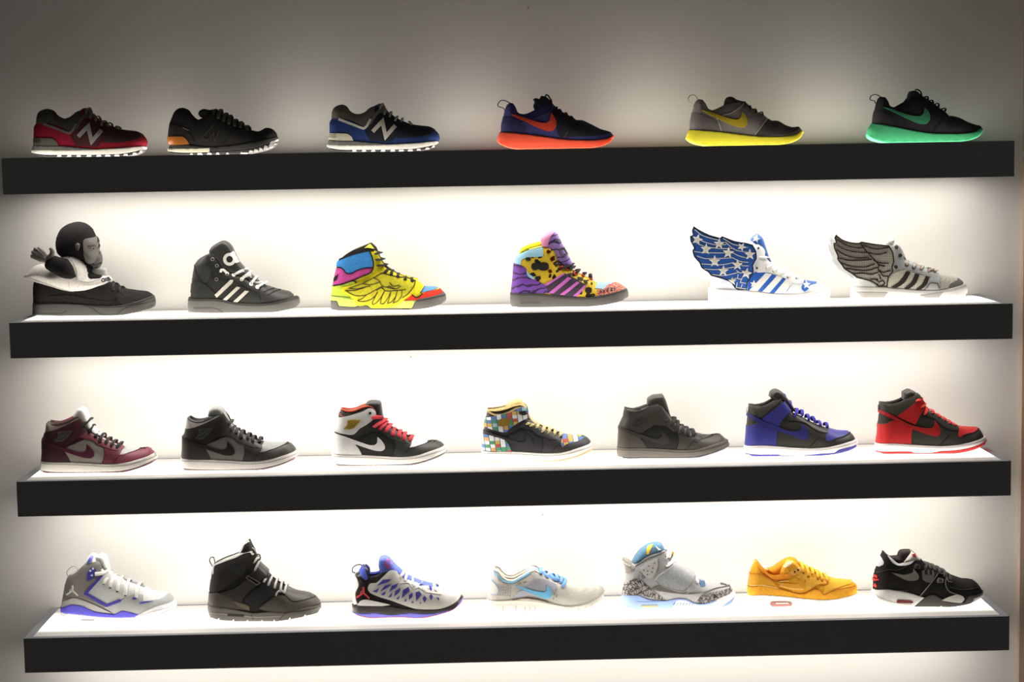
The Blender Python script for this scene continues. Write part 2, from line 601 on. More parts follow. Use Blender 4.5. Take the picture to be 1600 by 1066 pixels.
class Shoe:
    lace_lift = 0.003

    def __init__(self, name, label, row, crop, k, heel, collar, throat, toe, bottom, upper, lining=(40, 38, 36),
                 cat='sneaker', wide=1.0, ynear=None, upart='upper', kind='leather', collar_e=0.74, under=None):
        self.cx, self.cy, self.k = crop[0], crop[1], k
        zt = TOPS[row]
        bot = P(bottom)
        img = np.stack([self.cx + bot[:, 0] * k, self.cy + bot[:, 1] * k], 1)
        if ynear is None:
            if row == 0:
                ynear = 0.13
            else:
                low = img[np.argsort(-bot[:, 1])[:4]]
                d = CF[None] + CR[None] * ((low[:, 0] - 800) / FPX)[:, None] - CU[None] * ((low[:, 1] - 533) / FPX)[:, None]
                t = (zt - CAM[2]) / d[:, 2]
                ynear = float(np.clip(np.median(CAM[1] + d[:, 1] * t), 0.075, 0.165))
        self.y0 = ynear + 0.040
        self.zt = zt
        allx = np.concatenate([P(a)[:, 0] for a in (heel, toe, bottom)])
        X = np.array([self.cx + allx.min() * k, self.cx + allx.max() * k])
        xx, _ = unproject(X, np.array([self.cy, self.cy]), self.y0)
        self.u0, self.u1 = xx[0], xx[1]
        self.xc = (xx[0] + xx[1]) / 2
        self.dz = 0.0
        e = bpy.data.objects.new(name, None)
        COL.objects.link(e)
        e.location = (self.xc, self.y0, zt)
        self.root = e
        tag(e, label, cat, 'sneakers on display')
        L = self.u1 - self.u0

        xs = np.array([-0.2, 0.0, 0.12, 0.3, 0.5, 0.68, 0.82, 1.0, 1.2])
        ws = np.array([31, 32, 34, 35, 40, 46.5, 46, 40, 38]) * 0.001 * wide

        def wfun(q):
            s = (q[:, 0] + L / 2) / L
            w = np.interp(s, xs, ws)
            zz = np.clip((q[:, 1] - 0.035) / 0.11, 0, 1)
            return w * (1 - 0.14 * zz * zz * (3 - 2 * zz))
        self.wfun = wfun
        lists = [P(heel), P(collar), P(throat), P(toe)]
        nh, nc, nth, nto = [len(a) for a in lists]
        eh, ec, eto = np.zeros(nh), np.full(nc, 0.026), np.zeros(nto)
        eh[-1], ec[0], ec[-1] = 0.011, 0.011, 0.022
        if nc > 3:
            ec[1] = 0.020
        eto[0] = 0.012
        if nto > 3:
            eto[1] = 0.005
        ests = [eh, ec, np.linspace(0.022, 0.012, nth), eto]
        for it in range(3):
            pts3 = [self.loc(a, ee) for a, ee in zip(lists, ests)]
            botl = self.loc(bot, np.full(len(bot), 0.036)) if it == 0 else self.on(bot)
            zmin = np.sort(botl[:, 1])[:3].mean()
            self.dz -= zmin
            for a in pts3 + [botl]:
                a[:, 1] -= zmin
            botl[:, 1] = np.maximum(botl[:, 1], 0.0005)
            st = 0.003
            segs = [smooth_path(a, False, st) for a in pts3]
            E, R = [], []
            for i, s in enumerate(segs):
                dd = np.concatenate([[0], np.cumsum(np.linalg.norm(np.diff(s, axis=0), axis=1))])
                Lr = dd[-1] + 1e-6
                if i == 0:
                    E.append(0.4 * np.clip(1 - (Lr - dd) / 0.014, 0, 1) ** 0.7)
                    R.append(np.full(len(s), 0.031))
                elif i == 1:
                    E.append(0.4 + (collar_e - 0.4) * np.sqrt(np.clip(dd / min(0.03, Lr * 0.6), 0, 1)) + (0.58 - collar_e) * (dd / Lr) ** 3)
                    R.append(np.full(len(s), 0.05))
                elif i == 2:
                    E.append(0.58 + (0.34 - 0.58) * dd / Lr)
                    R.append(np.full(len(s), 0.042))
                else:
                    E.append(0.34 * np.clip(1 - dd / 0.028, 0, 1))
                    R.append(0.04 + 0.012 * np.clip(dd / 0.04, 0, 1))
            pts = np.concatenate(segs)
            E, R = np.concatenate(E), np.concatenate(R)
            bs = smooth_path(np.concatenate([[segs[3][-1]], botl, [segs[0][0]]]), False, 0.004)
            bs[:, 1] = np.maximum(bs[:, 1], 0.0004)
            self.poly = np.concatenate([pts, bs[1:-1]])
            d = np.linalg.norm(self.poly - np.roll(self.poly, 1, axis=0), axis=1)
            self.poly = self.poly[d > 0.0003]
            self.segs = segs
            self.field = EdgeField(pts, E, R, wfun, 0.0, self.poly)
            self.field.shut = np.concatenate([segs[0], segs[3]])
        # the upper ends a little above the underside so that only the sole shows there
        bi = bs[2:-2]
        g = np.gradient(bi, axis=0)
        g /= np.linalg.norm(g, axis=1)[:, None] + 1e-9
        nb = np.stack([-g[:, 1], g[:, 0]], 1)
        if inside(self.poly, bi + nb * 0.002).mean() < 0.5:
            nb = -nb
        up_poly = np.concatenate([pts, self.clip(bi + nb * 0.0045)])
        d = np.linalg.norm(up_poly - np.roll(up_poly, 1, axis=0), axis=1)
        self.upper = sheet_mesh(upart, M(upper, kind), e, self.field, up_poly[d > 0.0003], 0.0, -0.002, 'auto')[0]
        # lower tongue under the laces
        th = np.concatenate([segs[1][-4:], segs[2], segs[3][1:5]])
        g = np.gradient(th, axis=0)
        g /= np.linalg.norm(g, axis=1)[:, None] + 1e-9
        nn_ = np.stack([g[:, 1], -g[:, 0]], 1)
        up_, lo_ = th + nn_ * 0.0015, th + nn_ * 0.016
        up_, lo_ = self.clip(up_), self.clip(lo_[::-1])
        tp = np.concatenate([up_[::2], lo_[::3]])
        wt = self.field.W(th).min() * 0.5 + 0.008
        tf = EdgeField(tp, np.full(len(tp), 0.75), np.full(len(tp), 0.01), lambda q: np.full(len(q), wt), 0.0, tp)
        sheet_mesh('tongue_base', M(under or lining, 'suede'), e, tf, tp, 0.0, 0, 'solid', 0.006)
        # lining just inside the opening
        top = np.concatenate([segs[1], segs[2][: max(2, int(len(segs[2]) * 0.55))][1:]])
        inner = top[::-1].copy()
        inner[:, 1] -= 0.042
        lp = self.clip(np.concatenate([top, inner]), 0.0008)
        try:
            self.lining = sheet_mesh('lining', M(lining, 'suede'), e, self.field, lp, -0.0006, -0.006, 'shell', 0.005)[0]
            q, f, bnd = triangulate(lp, 0.006)
            inn, w = self.field.lift(q, -0.0055)
            mir = inn.copy()
            mir[:, 1] *= -1
            n = len(inn)
            me = self.lining.data
            vo = [tuple(v.co) for v in me.vertices]
            k0 = len(vo)
            F = [tuple(p.vertices) for p in me.polygons]
            vo2 = vo + [(v[0], -v[1], v[2]) for v in vo]
            F2 = F + [tuple(k0 + a for a in t[::-1]) for t in F]
            k1 = len(vo2)
            vo2 += [tuple(v) for v in inn] + [tuple(v) for v in mir]
            F2 += [(k1 + int(t[0]), k1 + int(t[2]), k1 + int(t[1])) for t in f] + [(k1 + n + int(t[0]), k1 + n + int(t[1]), k1 + n + int(t[2])) for t in f]
            bpy.data.objects.remove(self.lining)
            self.lining = mesh_obj('lining', vo2, F2, M(lining, 'suede'), e, [True] * len(F2))
        except Exception as ex:
            print('lining', name, ex)

    # traced pixel -> local side-view metres, seen at half width w
    def loc(self, p, w, yc=0.0):
        x, z = unproject(self.cx + p[:, 0] * self.k, self.cy + p[:, 1] * self.k, self.y0 + yc - w)
        return np.stack([x - self.xc, z - self.zt + self.dz], 1)

    def on(self, p, field=None):
        f = field or self.field
        p = P(p)
        w = np.full(len(p), 0.03)
        for i in range(4):
            q = self.loc(p, w, f.yc)
            w = 0.5 * w + 0.5 * f.W(q)
        return q

    def clip(self, q, tol=0.0, poly=None):
        poly = self.poly if poly is None else poly
        ins = inside(poly, q)
        q = q.copy()
        if (~ins).any():
            o = q[~ins]
            a, b2 = poly, np.roll(poly, -1, axis=0)
            ab = b2 - a
            t = (((o[:, None] - a[None]) * ab[None]).sum(2)) / ((ab ** 2).sum(1)[None] + 1e-12)
            c = a[None] + np.clip(t, 0, 1)[:, :, None] * ab[None]
            d = ((o[:, None] - c) ** 2).sum(2)
            q[~ins] = c[np.arange(len(o)), d.argmin(1)]
        return q

    def snap(self, q, tol, zlow=0.012):
        """pull points that lie close to the heel or toe rim onto it, so a panel wraps round"""
        c = self.field.shut
        d = np.sqrt(((q[:, None] - c[None]) ** 2).sum(2))
        k = d.argmin(1)
        m = (d[np.arange(len(q)), k] < tol) & (q[:, 1] > zlow)
        q = q.copy()
        q[m] = c[k[m]]
        keep = np.ones(len(q), bool)
        keep[1:] = np.linalg.norm(np.diff(q, axis=0), axis=1) > 1e-5
        return q[keep]

    def panel(self, name, mat, pts, lv=1.0, field=None, parent=None, both=True, rnd=True, clip=True, label=None, solid=False, over=False):
        f = field or self.field
        keep_shut = f.shut
        if over:
            f.shut = np.concatenate([f.shut, self.segs[2]])
        q = self.on(pts, f)
        if not solid:
            big = field is None and clip and np.ptp(q, axis=0).max() > 0.02
            if big:
                q = self.snap(q, 0.0045)
            q = smooth_path(q, True, 0.0035, rnd)
            if big:
                q = self.snap(q, 0.003)
            if clip:
                q = self.clip(q, 0, getattr(f, 'poly', None) if field else None)
        else:
            q = smooth_path(q, True, 0.004, rnd)
            q = self.snap(q, 0.0035, 0.004)
            q[:, 1] = np.maximum(q[:, 1], 0.0004)
        d = np.linalg.norm(q - np.roll(q, 1, axis=0), axis=1)
        q = q[d > 0.0004]
        o, bo = sheet_mesh(name, mat, parent or self.root, f, q, 0.0011 * lv, -0.0005 if not solid else 0, 'solid' if solid else 'auto')
        f.shut = keep_shut
        if label:
            o['label'] = label
        if both and not bo and field is None:
            c = o.copy()
            COL.objects.link(c)
            c.parent = parent or self.root
            c.scale = (1, -1, 1)
        return o

    def sole(self, name, mat, pts, off=2.6, **kw):
        return self.panel(name, mat, pts, lv=off / 1.1, solid=True, clip=False, **kw)

    def line(self, name, mat, pts, w, lv=1.0, field=None, parent=None, closed=False, both=False, rnd=True, lift=0.0):
        f = field or self.field
        q = smooth_path(self.on(pts, f), closed, 0.0025, rnd)
        q = self.clip(q, 0, f.poly if getattr(f, 'poly', None) is not None else None)
        hw = w * self.k * 0.00162 / 2
        n = len(q)
        if closed:
            t = np.roll(q, -1, 0) - np.roll(q, 1, 0)
        else:
            t = np.gradient(q, axis=0)
        d0 = np.diff(q, axis=0, append=q[:1] if closed else q[-1:] + (q[-1:] - q[-2:-1]))
        t /= np.linalg.norm(t, axis=1)[:, None] + 1e-9
        d0 /= np.linalg.norm(d0, axis=1)[:, None] + 1e-9
        m = 1 / np.clip(np.abs((t * d0).sum(1)), 0.5, 1)
        nr = np.stack([-t[:, 1], t[:, 0]], 1) * (hw * m)[:, None]
        A, B = q + nr, q - nr
        A[:, 1] = np.maximum(A[:, 1], 0.0004)
        B[:, 1] = np.maximum(B[:, 1], 0.0004)
        pp, pn, _ = f.frame(np.concatenate([A, B, q]))
        up = pp + pn * (0.0011 * lv)
        dn = pp - pn * 0.0005
        at, bt, mt = up[:n], up[n:2 * n], up[2 * n:]
        ab, bb_ = dn[:n], dn[n:2 * n]
        V = np.concatenate([ab, at, mt, bt, bb_])
        F = []
        for i in range(n if closed else n - 1):
            j = (i + 1) % n
            for a in range(4):
                F.append((a * n + i, a * n + j, (a + 1) * n + j, (a + 1) * n + i))
        if not closed:
            for i in (0, n - 1):
                F.append(tuple(a * n + i for a in (range(5) if i == 0 else range(4, -1, -1))))
        o = mesh_obj(name, V, F, mat, parent or self.root, [False] * len(F))
        if both or name.startswith('collar_'):
            c = o.copy()
            COL.objects.link(c)
            c.parent = o.parent
            c.scale = (1, -1, 1)
        return o

    def dot(self, name, mat, cx, cy, r, lv=2.0, field=None, parent=None):
        p = [(cx + r * math.cos(a * math.pi / 6), cy + r * math.sin(a * math.pi / 6)) for a in range(12)]
        return self.panel(name, mat, p, lv, field, parent, both=False)

    def ring(self, name, mat, cx, cy, r, w, lv=2.0, field=None, parent=None):
        p = [(cx + r * math.cos(a * math.pi / 8), cy + r * math.sin(a * math.pi / 8)) for a in range(16)]
        return self.line(name, mat, p, w, lv, field, parent, closed=True)

    def star(self, name, mat, cx, cy, r, rot=0.0, lv=2.0, field=None, parent=None):
        p = []
        for i in range(10):
            a = -math.pi / 2 + rot + i * math.pi / 5
            rr = r if i % 2 == 0 else r * 0.42
            p.append((cx + rr * math.cos(a), cy + rr * math.sin(a)))
        return self.panel(name, mat, p, lv, field, parent, both=False, rnd=False)

    def pillow(self, name, mat, pts, wmax, e=0.5, R=0.015, yc=0.0, parent=None, label=None, rnd=True):
        q = self.loc(P(pts), np.zeros(len(P(pts))), yc)
        q = smooth_path(q, True, 0.003, rnd)
        f = EdgeField(q, np.full(len(q), e), np.full(len(q), R), lambda s: np.full(len(s), wmax), yc, q)
        o, _ = sheet_mesh(name, mat, parent or self.root, f, q, 0.0, 0, 'solid')
        if label:
            o['label'] = label
        return f, o

    def tube3(self, name, mat, path, rw, rt, parent=None, out=None, n=8):
        """flat or round cord along 3D points (local metres)"""
        p = smooth3(np.asarray(path, float), 0.003)
        t = np.gradient(p, axis=0)
        t /= np.linalg.norm(t, axis=1)[:, None] + 1e-9
        if out is None:
            o = np.stack([np.zeros(len(p)), np.where(p[:, 1] < 0, -1, 1) * np.minimum(1, np.abs(p[:, 1]) / 0.02), np.full(len(p), 0.8)], 1)
        else:
            o = np.tile(np.asarray(out, float), (len(p), 1))
        bvec = np.cross(t, o)
        bvec /= np.linalg.norm(bvec, axis=1)[:, None] + 1e-9
        nvec = np.cross(bvec, t)
        V = []
        rw = np.broadcast_to(np.asarray(rw, float), (len(p),)) if np.ndim(rw) == 0 else np.interp(np.linspace(0, 1, len(p)), np.linspace(0, 1, len(rw)), rw)
        rt = rw if rt is None else (np.broadcast_to(np.asarray(rt, float), (len(p),)) if np.ndim(rt) == 0 else np.interp(np.linspace(0, 1, len(p)), np.linspace(0, 1, len(rt)), rt))
        for i in range(len(p)):
            for j in range(n):
                a = 2 * math.pi * j / n
                V.append(p[i] + bvec[i] * rw[i] * math.cos(a) + nvec[i] * rt[i] * math.sin(a))
        F = []
        for i in range(len(p) - 1):
            for j in range(n):
                F.append((i * n + j, i * n + (j + 1) % n, (i + 1) * n + (j + 1) % n, (i + 1) * n + j))
        F.append(tuple(range(n - 1, -1, -1)))
        F.append(tuple((len(p) - 1) * n + j for j in range(n)))
        return mesh_obj(name, V, F, mat, parent or self.root, [True] * len(F))

    def lace(self, mat, ex, ey, cx, cy, w=2.6, name='lace'):
        """cord from an eyelet up over the throat and down to its twin"""
        q = self.on([(ex, ey)])
        s, _ = self.field.lift(q, self.lace_lift)
        c = self.loc(P([(cx, cy)]), np.array([0.01]))[0]
        s = s[0]
        yy = max(0.010, -s[1] * 0.5)
        pth = [s + [0, 0.003, 0], s, [0.45 * s[0] + 0.55 * c[0], -max(yy, -s[1] * 0.82) - 0.001, 0.4 * s[2] + 0.6 * c[1]], [c[0], -yy * 0.62, c[1]], [c[0], yy * 0.62, c[1]],
               [0.5 * (s[0] + c[0]), -s[1] * 0.85, 0.4 * s[2] + 0.6 * c[1]], [s[0], -s[1], s[2]]]
        return self.tube3(name, mat, pth, 0.001 * w, 0.0014)

    def laces(self, mat, s, w=2.6):
        for t in s.split():
            a = [float(v) for v in t.replace('>', ',').split(',')]
            self.lace(mat, a[0], a[1], a[2], a[3], w)

    def cord(self, name, mat, pts, r=1.6, y=0.0, flat=None, parent=None, out=(0, 1, 0)):
        """cord in a plane parallel to the side view, y metres from the middle"""
        p = P(pts)
        q = self.loc(p, np.zeros(len(p)), y)
        path = np.stack([q[:, 0], np.full(len(q), y), q[:, 1]], 1)
        return self.tube3(name, mat, path, 0.001 * r, 0.001 * (flat or r), parent, out=out)

    def draped_cord(self, name, mat, pts, r=2.0, lv=2.0, field=None, parent=None):
        f = field or self.field
        q = self.on(pts, f)
        path, _ = f.lift(q, 0.0011 * lv)
        return self.tube3(name, mat, path, 0.001 * r, 0.0012, parent, out=(0, -1, 0.3))


def smooth3(p, step):
    n = len(p)
    out = []
    for i in range(n - 1):
        a, b2 = p[i], p[i + 1]
        pa, pb = p[max(0, i - 1)], p[min(n - 1, i + 2)]
        L = np.linalg.norm(b2 - a)
        k = max(1, int(math.ceil(L / step)))
        m0, m1 = (b2 - pa) * 0.5, (pb - a) * 0.5
        for j in range(k):
            t = j / k
            out.append((2*t**3 - 3*t**2 + 1) * a + (t**3 - 2*t**2 + t) * m0 + (-2*t**3 + 3*t**2) * b2 + (t**3 - t**2) * m1)
    out.append(p[-1])
    return np.array(out)


K22 = 220 / 1600
K15 = 220 / 1563
K25 = 250 / 1600
K21 = 210 / 1600

# ================================================================== ROW 1: low running shoes


def runner(label, crop, tr, upper, dark, clipc, collarc, linec, markc, lacec, vamp):
    """suede runner with a big letter mark; tr maps the traced points onto this shoe"""
    T = tr
    s = Shoe('running_shoe', label, 0, crop, K22,
             T('160,655 175,610 180,540 183,380 205,340 215,260 240,215 290,190 330,183'),
             T('330,183 365,200 400,250 450,280 510,292 580,270 640,220 720,182'),
             T('720,185 790,235 870,290 940,328 1010,368 1110,408'),
             T('1110,408 1200,420 1320,435 1390,475 1425,520 1434,570 1415,610'),
             T('1405,630 1350,665 1270,695 1150,712 900,716 600,718 320,718 220,702 170,680'), upper, collarc, kind='suede')
    s.panel('side_panel', M(dark, 'mesh'), T('690,330 830,290 990,390 1000,440 930,540 890,600 640,590 600,500'), 1)
    s.panel('vamp', M(vamp, 'mesh'), T('930,450 1000,365 1110,408 1200,420 1320,435 1385,472 1330,515 1200,545 1050,560 950,560'), 1)
    s.panel('collar', M(collarc, 'suede'), T('205,345 215,260 240,215 290,190 330,183 365,200 400,250 450,280 510,292 580,270 640,220 690,200 690,280 640,340 590,425 560,428 430,365 300,338'), 1)
    s.line('collar_stripe', M(linec, 'leather'), T('285,345 430,400 572,450 605,425 650,345'), 26, 2)
    s.line('eyestay', M(collarc, 'leather'), T('640,400 690,318 750,255 800,262'), 34, 2)
    s.panel('heel_clip', M(clipc, 'leather'), T('178,505 300,508 390,515 430,545 452,592 300,590 180,582'), 2)
    for yy in (520, 538, 556):
        s.line('clip_groove', M([int(v * 0.45) for v in clipc], 'rubber'), T('182,%d 260,%d' % (yy, yy)), 5, 2.6)
    s.line('letter_mark', M(markc, 'leather'), T('672,488 782,372 822,545 928,420'), 44, 2.2, rnd=False)
    s.line('seam', M([int(v * 0.6) for v in upper], 'lace'), T('870,612 935,545 1000,470 1060,455 1200,470 1330,445'), 5, 1.6)
    s.line('seam', M([int(v * 0.6) for v in upper], 'lace'), T('650,600 620,530 585,480'), 5, 1.4)
    s.sole('outsole', M((52, 50, 48), 'rubber'), T('160,665 300,690 600,695 900,690 1150,680 1300,655 1405,615 1350,665 1270,695 1150,712 900,716 600,718 320,718 220,702'), 2.0)
    for x0, x1, yb in ((440, 490, 716), (550, 600, 717), (655, 705, 717), (765, 820, 716), (875, 930, 715), (970, 1030, 714), (1070, 1130, 712), (1170, 1220, 704), (1265, 1310, 692), (1340, 1370, 668)):
        s.panel('tread_lug', M((226, 222, 214), 'foam'), T('%d,%d %d,%d %d,%d %d,%d' % (x0 + 8, yb - 22, x1 - 8, yb - 23, x1, yb - 2, x0, yb - 1)), 3.4, both=False, rnd=False, clip=False)
    s.sole('midsole', M((232, 226, 214), 'foam'), T('158,640 300,640 600,640 900,632 1200,615 1400,592 1412,612 1390,635 1300,655 1150,680 900,690 600,693 300,690 165,668'), 3.2)
    s.sole('midsole_wedge', M((104, 102, 98), 'foam'), T('180,588 450,595 640,610 870,634 600,643 300,643 160,642'), 2.6)
    s.pillow('tongue', M(collarc, 'suede'), T('690,260 715,190 740,174 800,180 825,235 900,300 1000,365 1060,400 960,395 820,330'), 0.024, 0.6, 0.012)
    s.laces(M(lacec, 'lace'), ' '.join('%.0f,%.0f>%.0f,%.0f' % (tuple(a) + tuple(b_)) for a, b_ in zip(
        T('748,235 800,295 860,322 925,368 992,382 1100,412'), T('785,168 820,235 880,262 950,312 1010,335 1085,372'))), 3.0)
    return s


runner('navy blue suede running shoe with pale letter mark and white midsole', (490, 140), P, (44, 62, 112), (30, 32, 44), (196, 192, 168),
       (112, 104, 94), (226, 222, 212), (206, 200, 186), (170, 164, 150), (30, 32, 44))
runner('crimson suede running shoe with grey letter mark and grey heel clip', (30, 140), lambda t: aff(t, 1.032, 145, 1.015, 775, 160, 718),
       (138, 30, 46), (70, 24, 30), (92, 88, 80), (72, 70, 66), (104, 102, 98), (150, 148, 142), (120, 112, 100), (58, 36, 38))

# black runner with a tan heel clip
s = Shoe('running_shoe', 'black running shoe with tan heel clip and white tread lugs', 0, (240, 140), K22,
         '165,690 190,640 170,610 162,545 178,400 205,330 235,260 280,222 335,213',
         '335,213 375,235 410,290 450,330 490,350 560,325 630,275 690,240',
         '690,240 770,290 860,345 940,385 1030,430 1100,465',
         '1100,465 1190,480 1280,440 1350,455 1395,500 1408,545 1402,590',
         '1370,650 1280,690 1150,722 1050,740 900,745 600,748 400,748 220,745 170,715', (50, 48, 47), (52, 50, 48), kind='suede')
s.panel('heel_clip', M((176, 104, 44), 'gloss'), '162,545 250,540 340,545 375,575 408,628 190,630 168,600', 2, label='tan brown heel clip')
s.sole('midsole_wedge', M((52, 50, 48), 'foam'), '190,632 400,636 640,660 900,640 1150,600 1395,545 1400,590 1150,670 900,700 640,720 640,672 300,678 175,680', 2.2)
s.sole('midsole', M((220, 210, 186), 'foam'), '166,680 300,678 500,674 640,668 640,716 500,722 300,721 170,712', 3.0)
s.sole('outsole', M((62, 60, 58), 'rubber'), '166,712 300,721 500,722 640,716 900,700 1150,672 1402,590 1370,650 1280,690 1150,722 1050,740 900,745 600,748 400,748 220,745', 2.6)
for p in ('412,746 425,728 445,730 452,748', '500,748 505,724 550,724 562,748', '608,746 620,722 655,724 668,747', '710,744 722,720 745,720 755,745', '828,742 836,722 850,720 866,741',
          '990,738 1000,715 1020,722 1050,720 1085,728 1060,740', '1080,728 1095,695 1130,700 1130,722', '1135,718 1150,682 1185,690 1190,714', '1195,708 1205,665 1235,678 1240,700',
          '1245,695 1260,640 1290,655 1300,685', '1300,680 1320,600 1395,565 1400,600 1350,620 1390,625 1350,668'):
    s.panel('tread_lug', M((224, 218, 210), 'foam'), p, 3.6, both=False, rnd=False, clip=False)
s.line('letter_mark', M((72, 68, 58), 'leather'), '550,548 690,400', 9, 1.4)
s.line('letter_mark', M((72, 68, 58), 'leather'), '550,548 610,580 690,500 690,610 745,470', 9, 1.4, rnd=False)
s.line('mark', M((120, 112, 100), 'leather'), '330,440 400,470', 12, 1.4)
s.line('seam', M((30, 29, 28), 'lace'), '800,620 860,520 960,470 1090,470', 6, 1.4)
s.line('seam', M((30, 29, 28), 'lace'), '180,400 300,430 420,520 470,610', 6, 1.4)
s.pillow('tongue', M((46, 44, 43), 'suede'), '540,320 518,285 530,250 575,228 640,238 700,235 780,290 860,345 940,385 800,380 640,340', 0.024, 0.6, 0.012)
s.laces(M((74, 70, 64), 'lace'), '680,290>700,232 735,335>760,235 795,365>820,275 855,400>870,300 920,425>930,345 985,445>990,372 1060,470>1060,415', 4.2)


# low mesh shoes on thick foam soles
def foam_runner(label, crop, O, upper, ukind, heelc, vampc, markc, solec, tongue, loop, loopc, mark, heelp, vampp, sole, lacec, laces, seamc, extra=()):
    s = Shoe('running_shoe', label, 0, crop, K22, O[0], O[1], O[2], O[3], O[4], upper, [int(v * 0.7) for v in vampc], kind=ukind)
    s.panel('heel_panel', M(heelc, 'mesh'), heelp, 1)
    s.panel('vamp', M(vampc, 'mesh'), vampp, 1)
    s.panel('side_logo', M(markc, 'leather'), mark, 2.4, label='curved tick mark')
    s.sole('midsole', M(solec, 'foam'), sole, 3.4)
    s.pillow('tongue', M(vampc, 'mesh'), tongue, 0.023, 0.6, 0.012)
    s.cord('pull_loop', M(loopc, 'lace'), loop, 1.1, 0.0, 4.5)
    s.laces(M(lacec, 'lace'), laces, 2.6)
    for p in extra:
        s.line('seam', M(seamc, 'lace'), p, 7, 1.6)
    for x in range(300, 1330, 118):
        yb = np.interp(x, *np.array(sorted((a, c) for a, c in P(O[4]))).T)
        s.line('sole_groove', M([int(v * 0.7) for v in solec], 'rubber'), [(x, yb - 16), (x + 55, yb - 18)], 5, 3.3)
    return s


RO = ['130,680 145,620 166,575 172,480 195,385 205,330 235,260 270,238 305,245', '305,245 335,290 360,345 420,366 480,352 550,318',
      '550,318 640,255 740,245 790,295 850,338 920,378 980,408 1020,437', '1020,437 1090,440 1200,490 1300,540 1380,562 1425,582 1446,615',
      '1440,645 1400,690 1330,725 1200,750 900,760 600,765 330,762 220,735 150,705']
RSOLE = '165,575 300,580 600,615 850,650 1050,662 1250,665 1380,645 1432,612 1447,620 1440,645 1400,690 1330,725 1200,750 900,760 600,765 330,762 220,735 150,705 128,680 140,630'
RVAMP = '735,330 800,305 980,405 1020,437 1090,440 1200,490 1300,540 1380,562 1425,582 1250,612 1100,620 950,625 860,640 800,560 800,450'
RHEEL = '168,572 175,450 195,395 260,405 340,430 400,470 440,530 462,592 300,577'
foam_runner('navy mesh running shoe with orange tick and glowing orange foam sole', (760, 130), RO, (66, 66, 128), 'mesh', (50, 48, 92), (34, 33, 44), (222, 74, 48), (226, 84, 52),
            '545,310 535,262 548,232 530,196 565,185 600,200 622,160 660,165 700,190 740,235 800,300 900,370 740,345 620,335',
            '268,240 210,212 160,215 130,255 140,282 190,296 212,325', (40, 36, 56),
            '275,365 340,380 500,430 600,460 680,465 715,440 725,400 735,352 770,400 795,460 790,510 760,550 720,560 650,545 560,510 450,455 330,400',
            RHEEL, RVAMP, RSOLE, (34, 32, 40), '735,290>735,205 790,330>800,285 850,365>835,312 915,395>905,350 975,425>965,390',
            (96, 80, 96), ('920,575 878,640', '395,470 540,425 720,345')).cord('lace_loop', M((34, 32, 40), 'lace'), '672,200 676,148 705,160 738,215', 1.8, -0.012)
sh = lambda t: aff(t, 1.0, 0, 1.0, -40)
foam_runner('grey mesh running shoe with yellow tick and bright yellow foam sole', (1055, 130),
            ['130,650 148,590 166,545 170,460 190,350 205,290 235,215 270,195 310,200', '310,200 345,240 380,300 420,318 490,300 560,265',
             '560,265 620,235 700,222 790,245 850,290 930,338 1000,370 1050,415', '1050,415 1090,440 1170,445 1250,490 1330,515 1400,510 1425,525 1448,572', sh(RO[4])],
            (150, 143, 138), 'mesh', (124, 117, 115), (74, 70, 66), (206, 182, 46), (214, 204, 50),
            '558,265 570,205 600,168 645,170 690,200 790,230 850,285 930,340 1000,380 850,370 700,300',
            '255,196 230,155 185,146 148,180 160,220 200,255 210,290', (188, 180, 166),
            '305,320 400,345 520,385 640,420 710,425 745,395 760,340 800,385 820,430 815,480 790,510 740,515 650,490 560,450 470,405 380,365',
            '168,540 175,420 195,345 280,365 380,400 440,430 490,490 520,555 300,545',
            '1050,420 1090,440 1170,445 1250,490 1330,515 1400,510 1425,525 1300,585 1150,600 1000,612 900,610 960,540 1010,470',
            '165,545 300,550 520,568 700,590 880,612 1050,622 1250,620 1380,598 1432,552 1449,575 1440,605 1400,650 1330,685 1200,710 900,720 600,725 330,722 220,695 150,665 128,640 140,590',
            (66, 62, 58), '790,290>790,225 850,320>850,268 915,350>910,305 985,385>985,340', (206, 198, 186),
            ('1045,405 900,608', '470,405 500,480 522,556', '540,380 640,350 760,265 795,225'))
s2 = lambda t: aff(t, 1.0, 18, 1.0, -8)
foam_runner('black mesh running shoe with green tick and glowing green foam sole', (1335, 120),
            ['145,672 160,612 200,545 210,460 228,380 245,310 270,250 300,235 350,240', '350,240 385,285 410,335 450,352 490,350 540,325 605,285',
             '605,280 640,240 760,235 820,280 880,320 940,350 1010,390 1070,450', '1070,455 1120,458 1200,480 1300,530 1380,555 1425,562 1455,605', s2(RO[4])],
            (52, 48, 52), 'suede', (48, 45, 48), (46, 44, 47), (66, 150, 108), (72, 176, 122),
            '605,285 615,215 640,172 690,170 750,220 830,270 900,320 960,360 800,350 680,320',
            '300,238 245,208 190,225 180,268 225,280 240,310', (46, 43, 46),
            '325,352 430,378 540,420 660,450 740,455 780,430 795,360 840,405 860,460 850,505 820,540 770,545 690,525 560,465 440,405',
            '205,542 215,440 232,385 300,400 380,440 430,500 455,570 330,555',
            '1070,455 1120,458 1200,480 1300,530 1380,555 1425,562 1300,600 1150,615 1000,620 900,625 960,560 1010,480',
            '200,545 330,555 520,590 700,625 880,650 1050,656 1250,655 1380,635 1440,600 1456,608 1448,640 1415,682 1345,717 1218,742 918,752 618,757 348,754 238,727 165,697 144,665 160,612',
            (44, 42, 45), '820,310>830,232 880,345>885,275 945,372>950,310 1015,415>1030,366', (40, 38, 40), ('955,540 900,640',)
            ).cord('lace_loop', M((44, 42, 45), 'lace'), '690,160 710,150 750,175 765,215 735,200 700,170', 1.8, -0.012)

# ================================================================== ROW 2: wild high tops
BLK = (48, 47, 45)
WHT = (224, 222, 216)

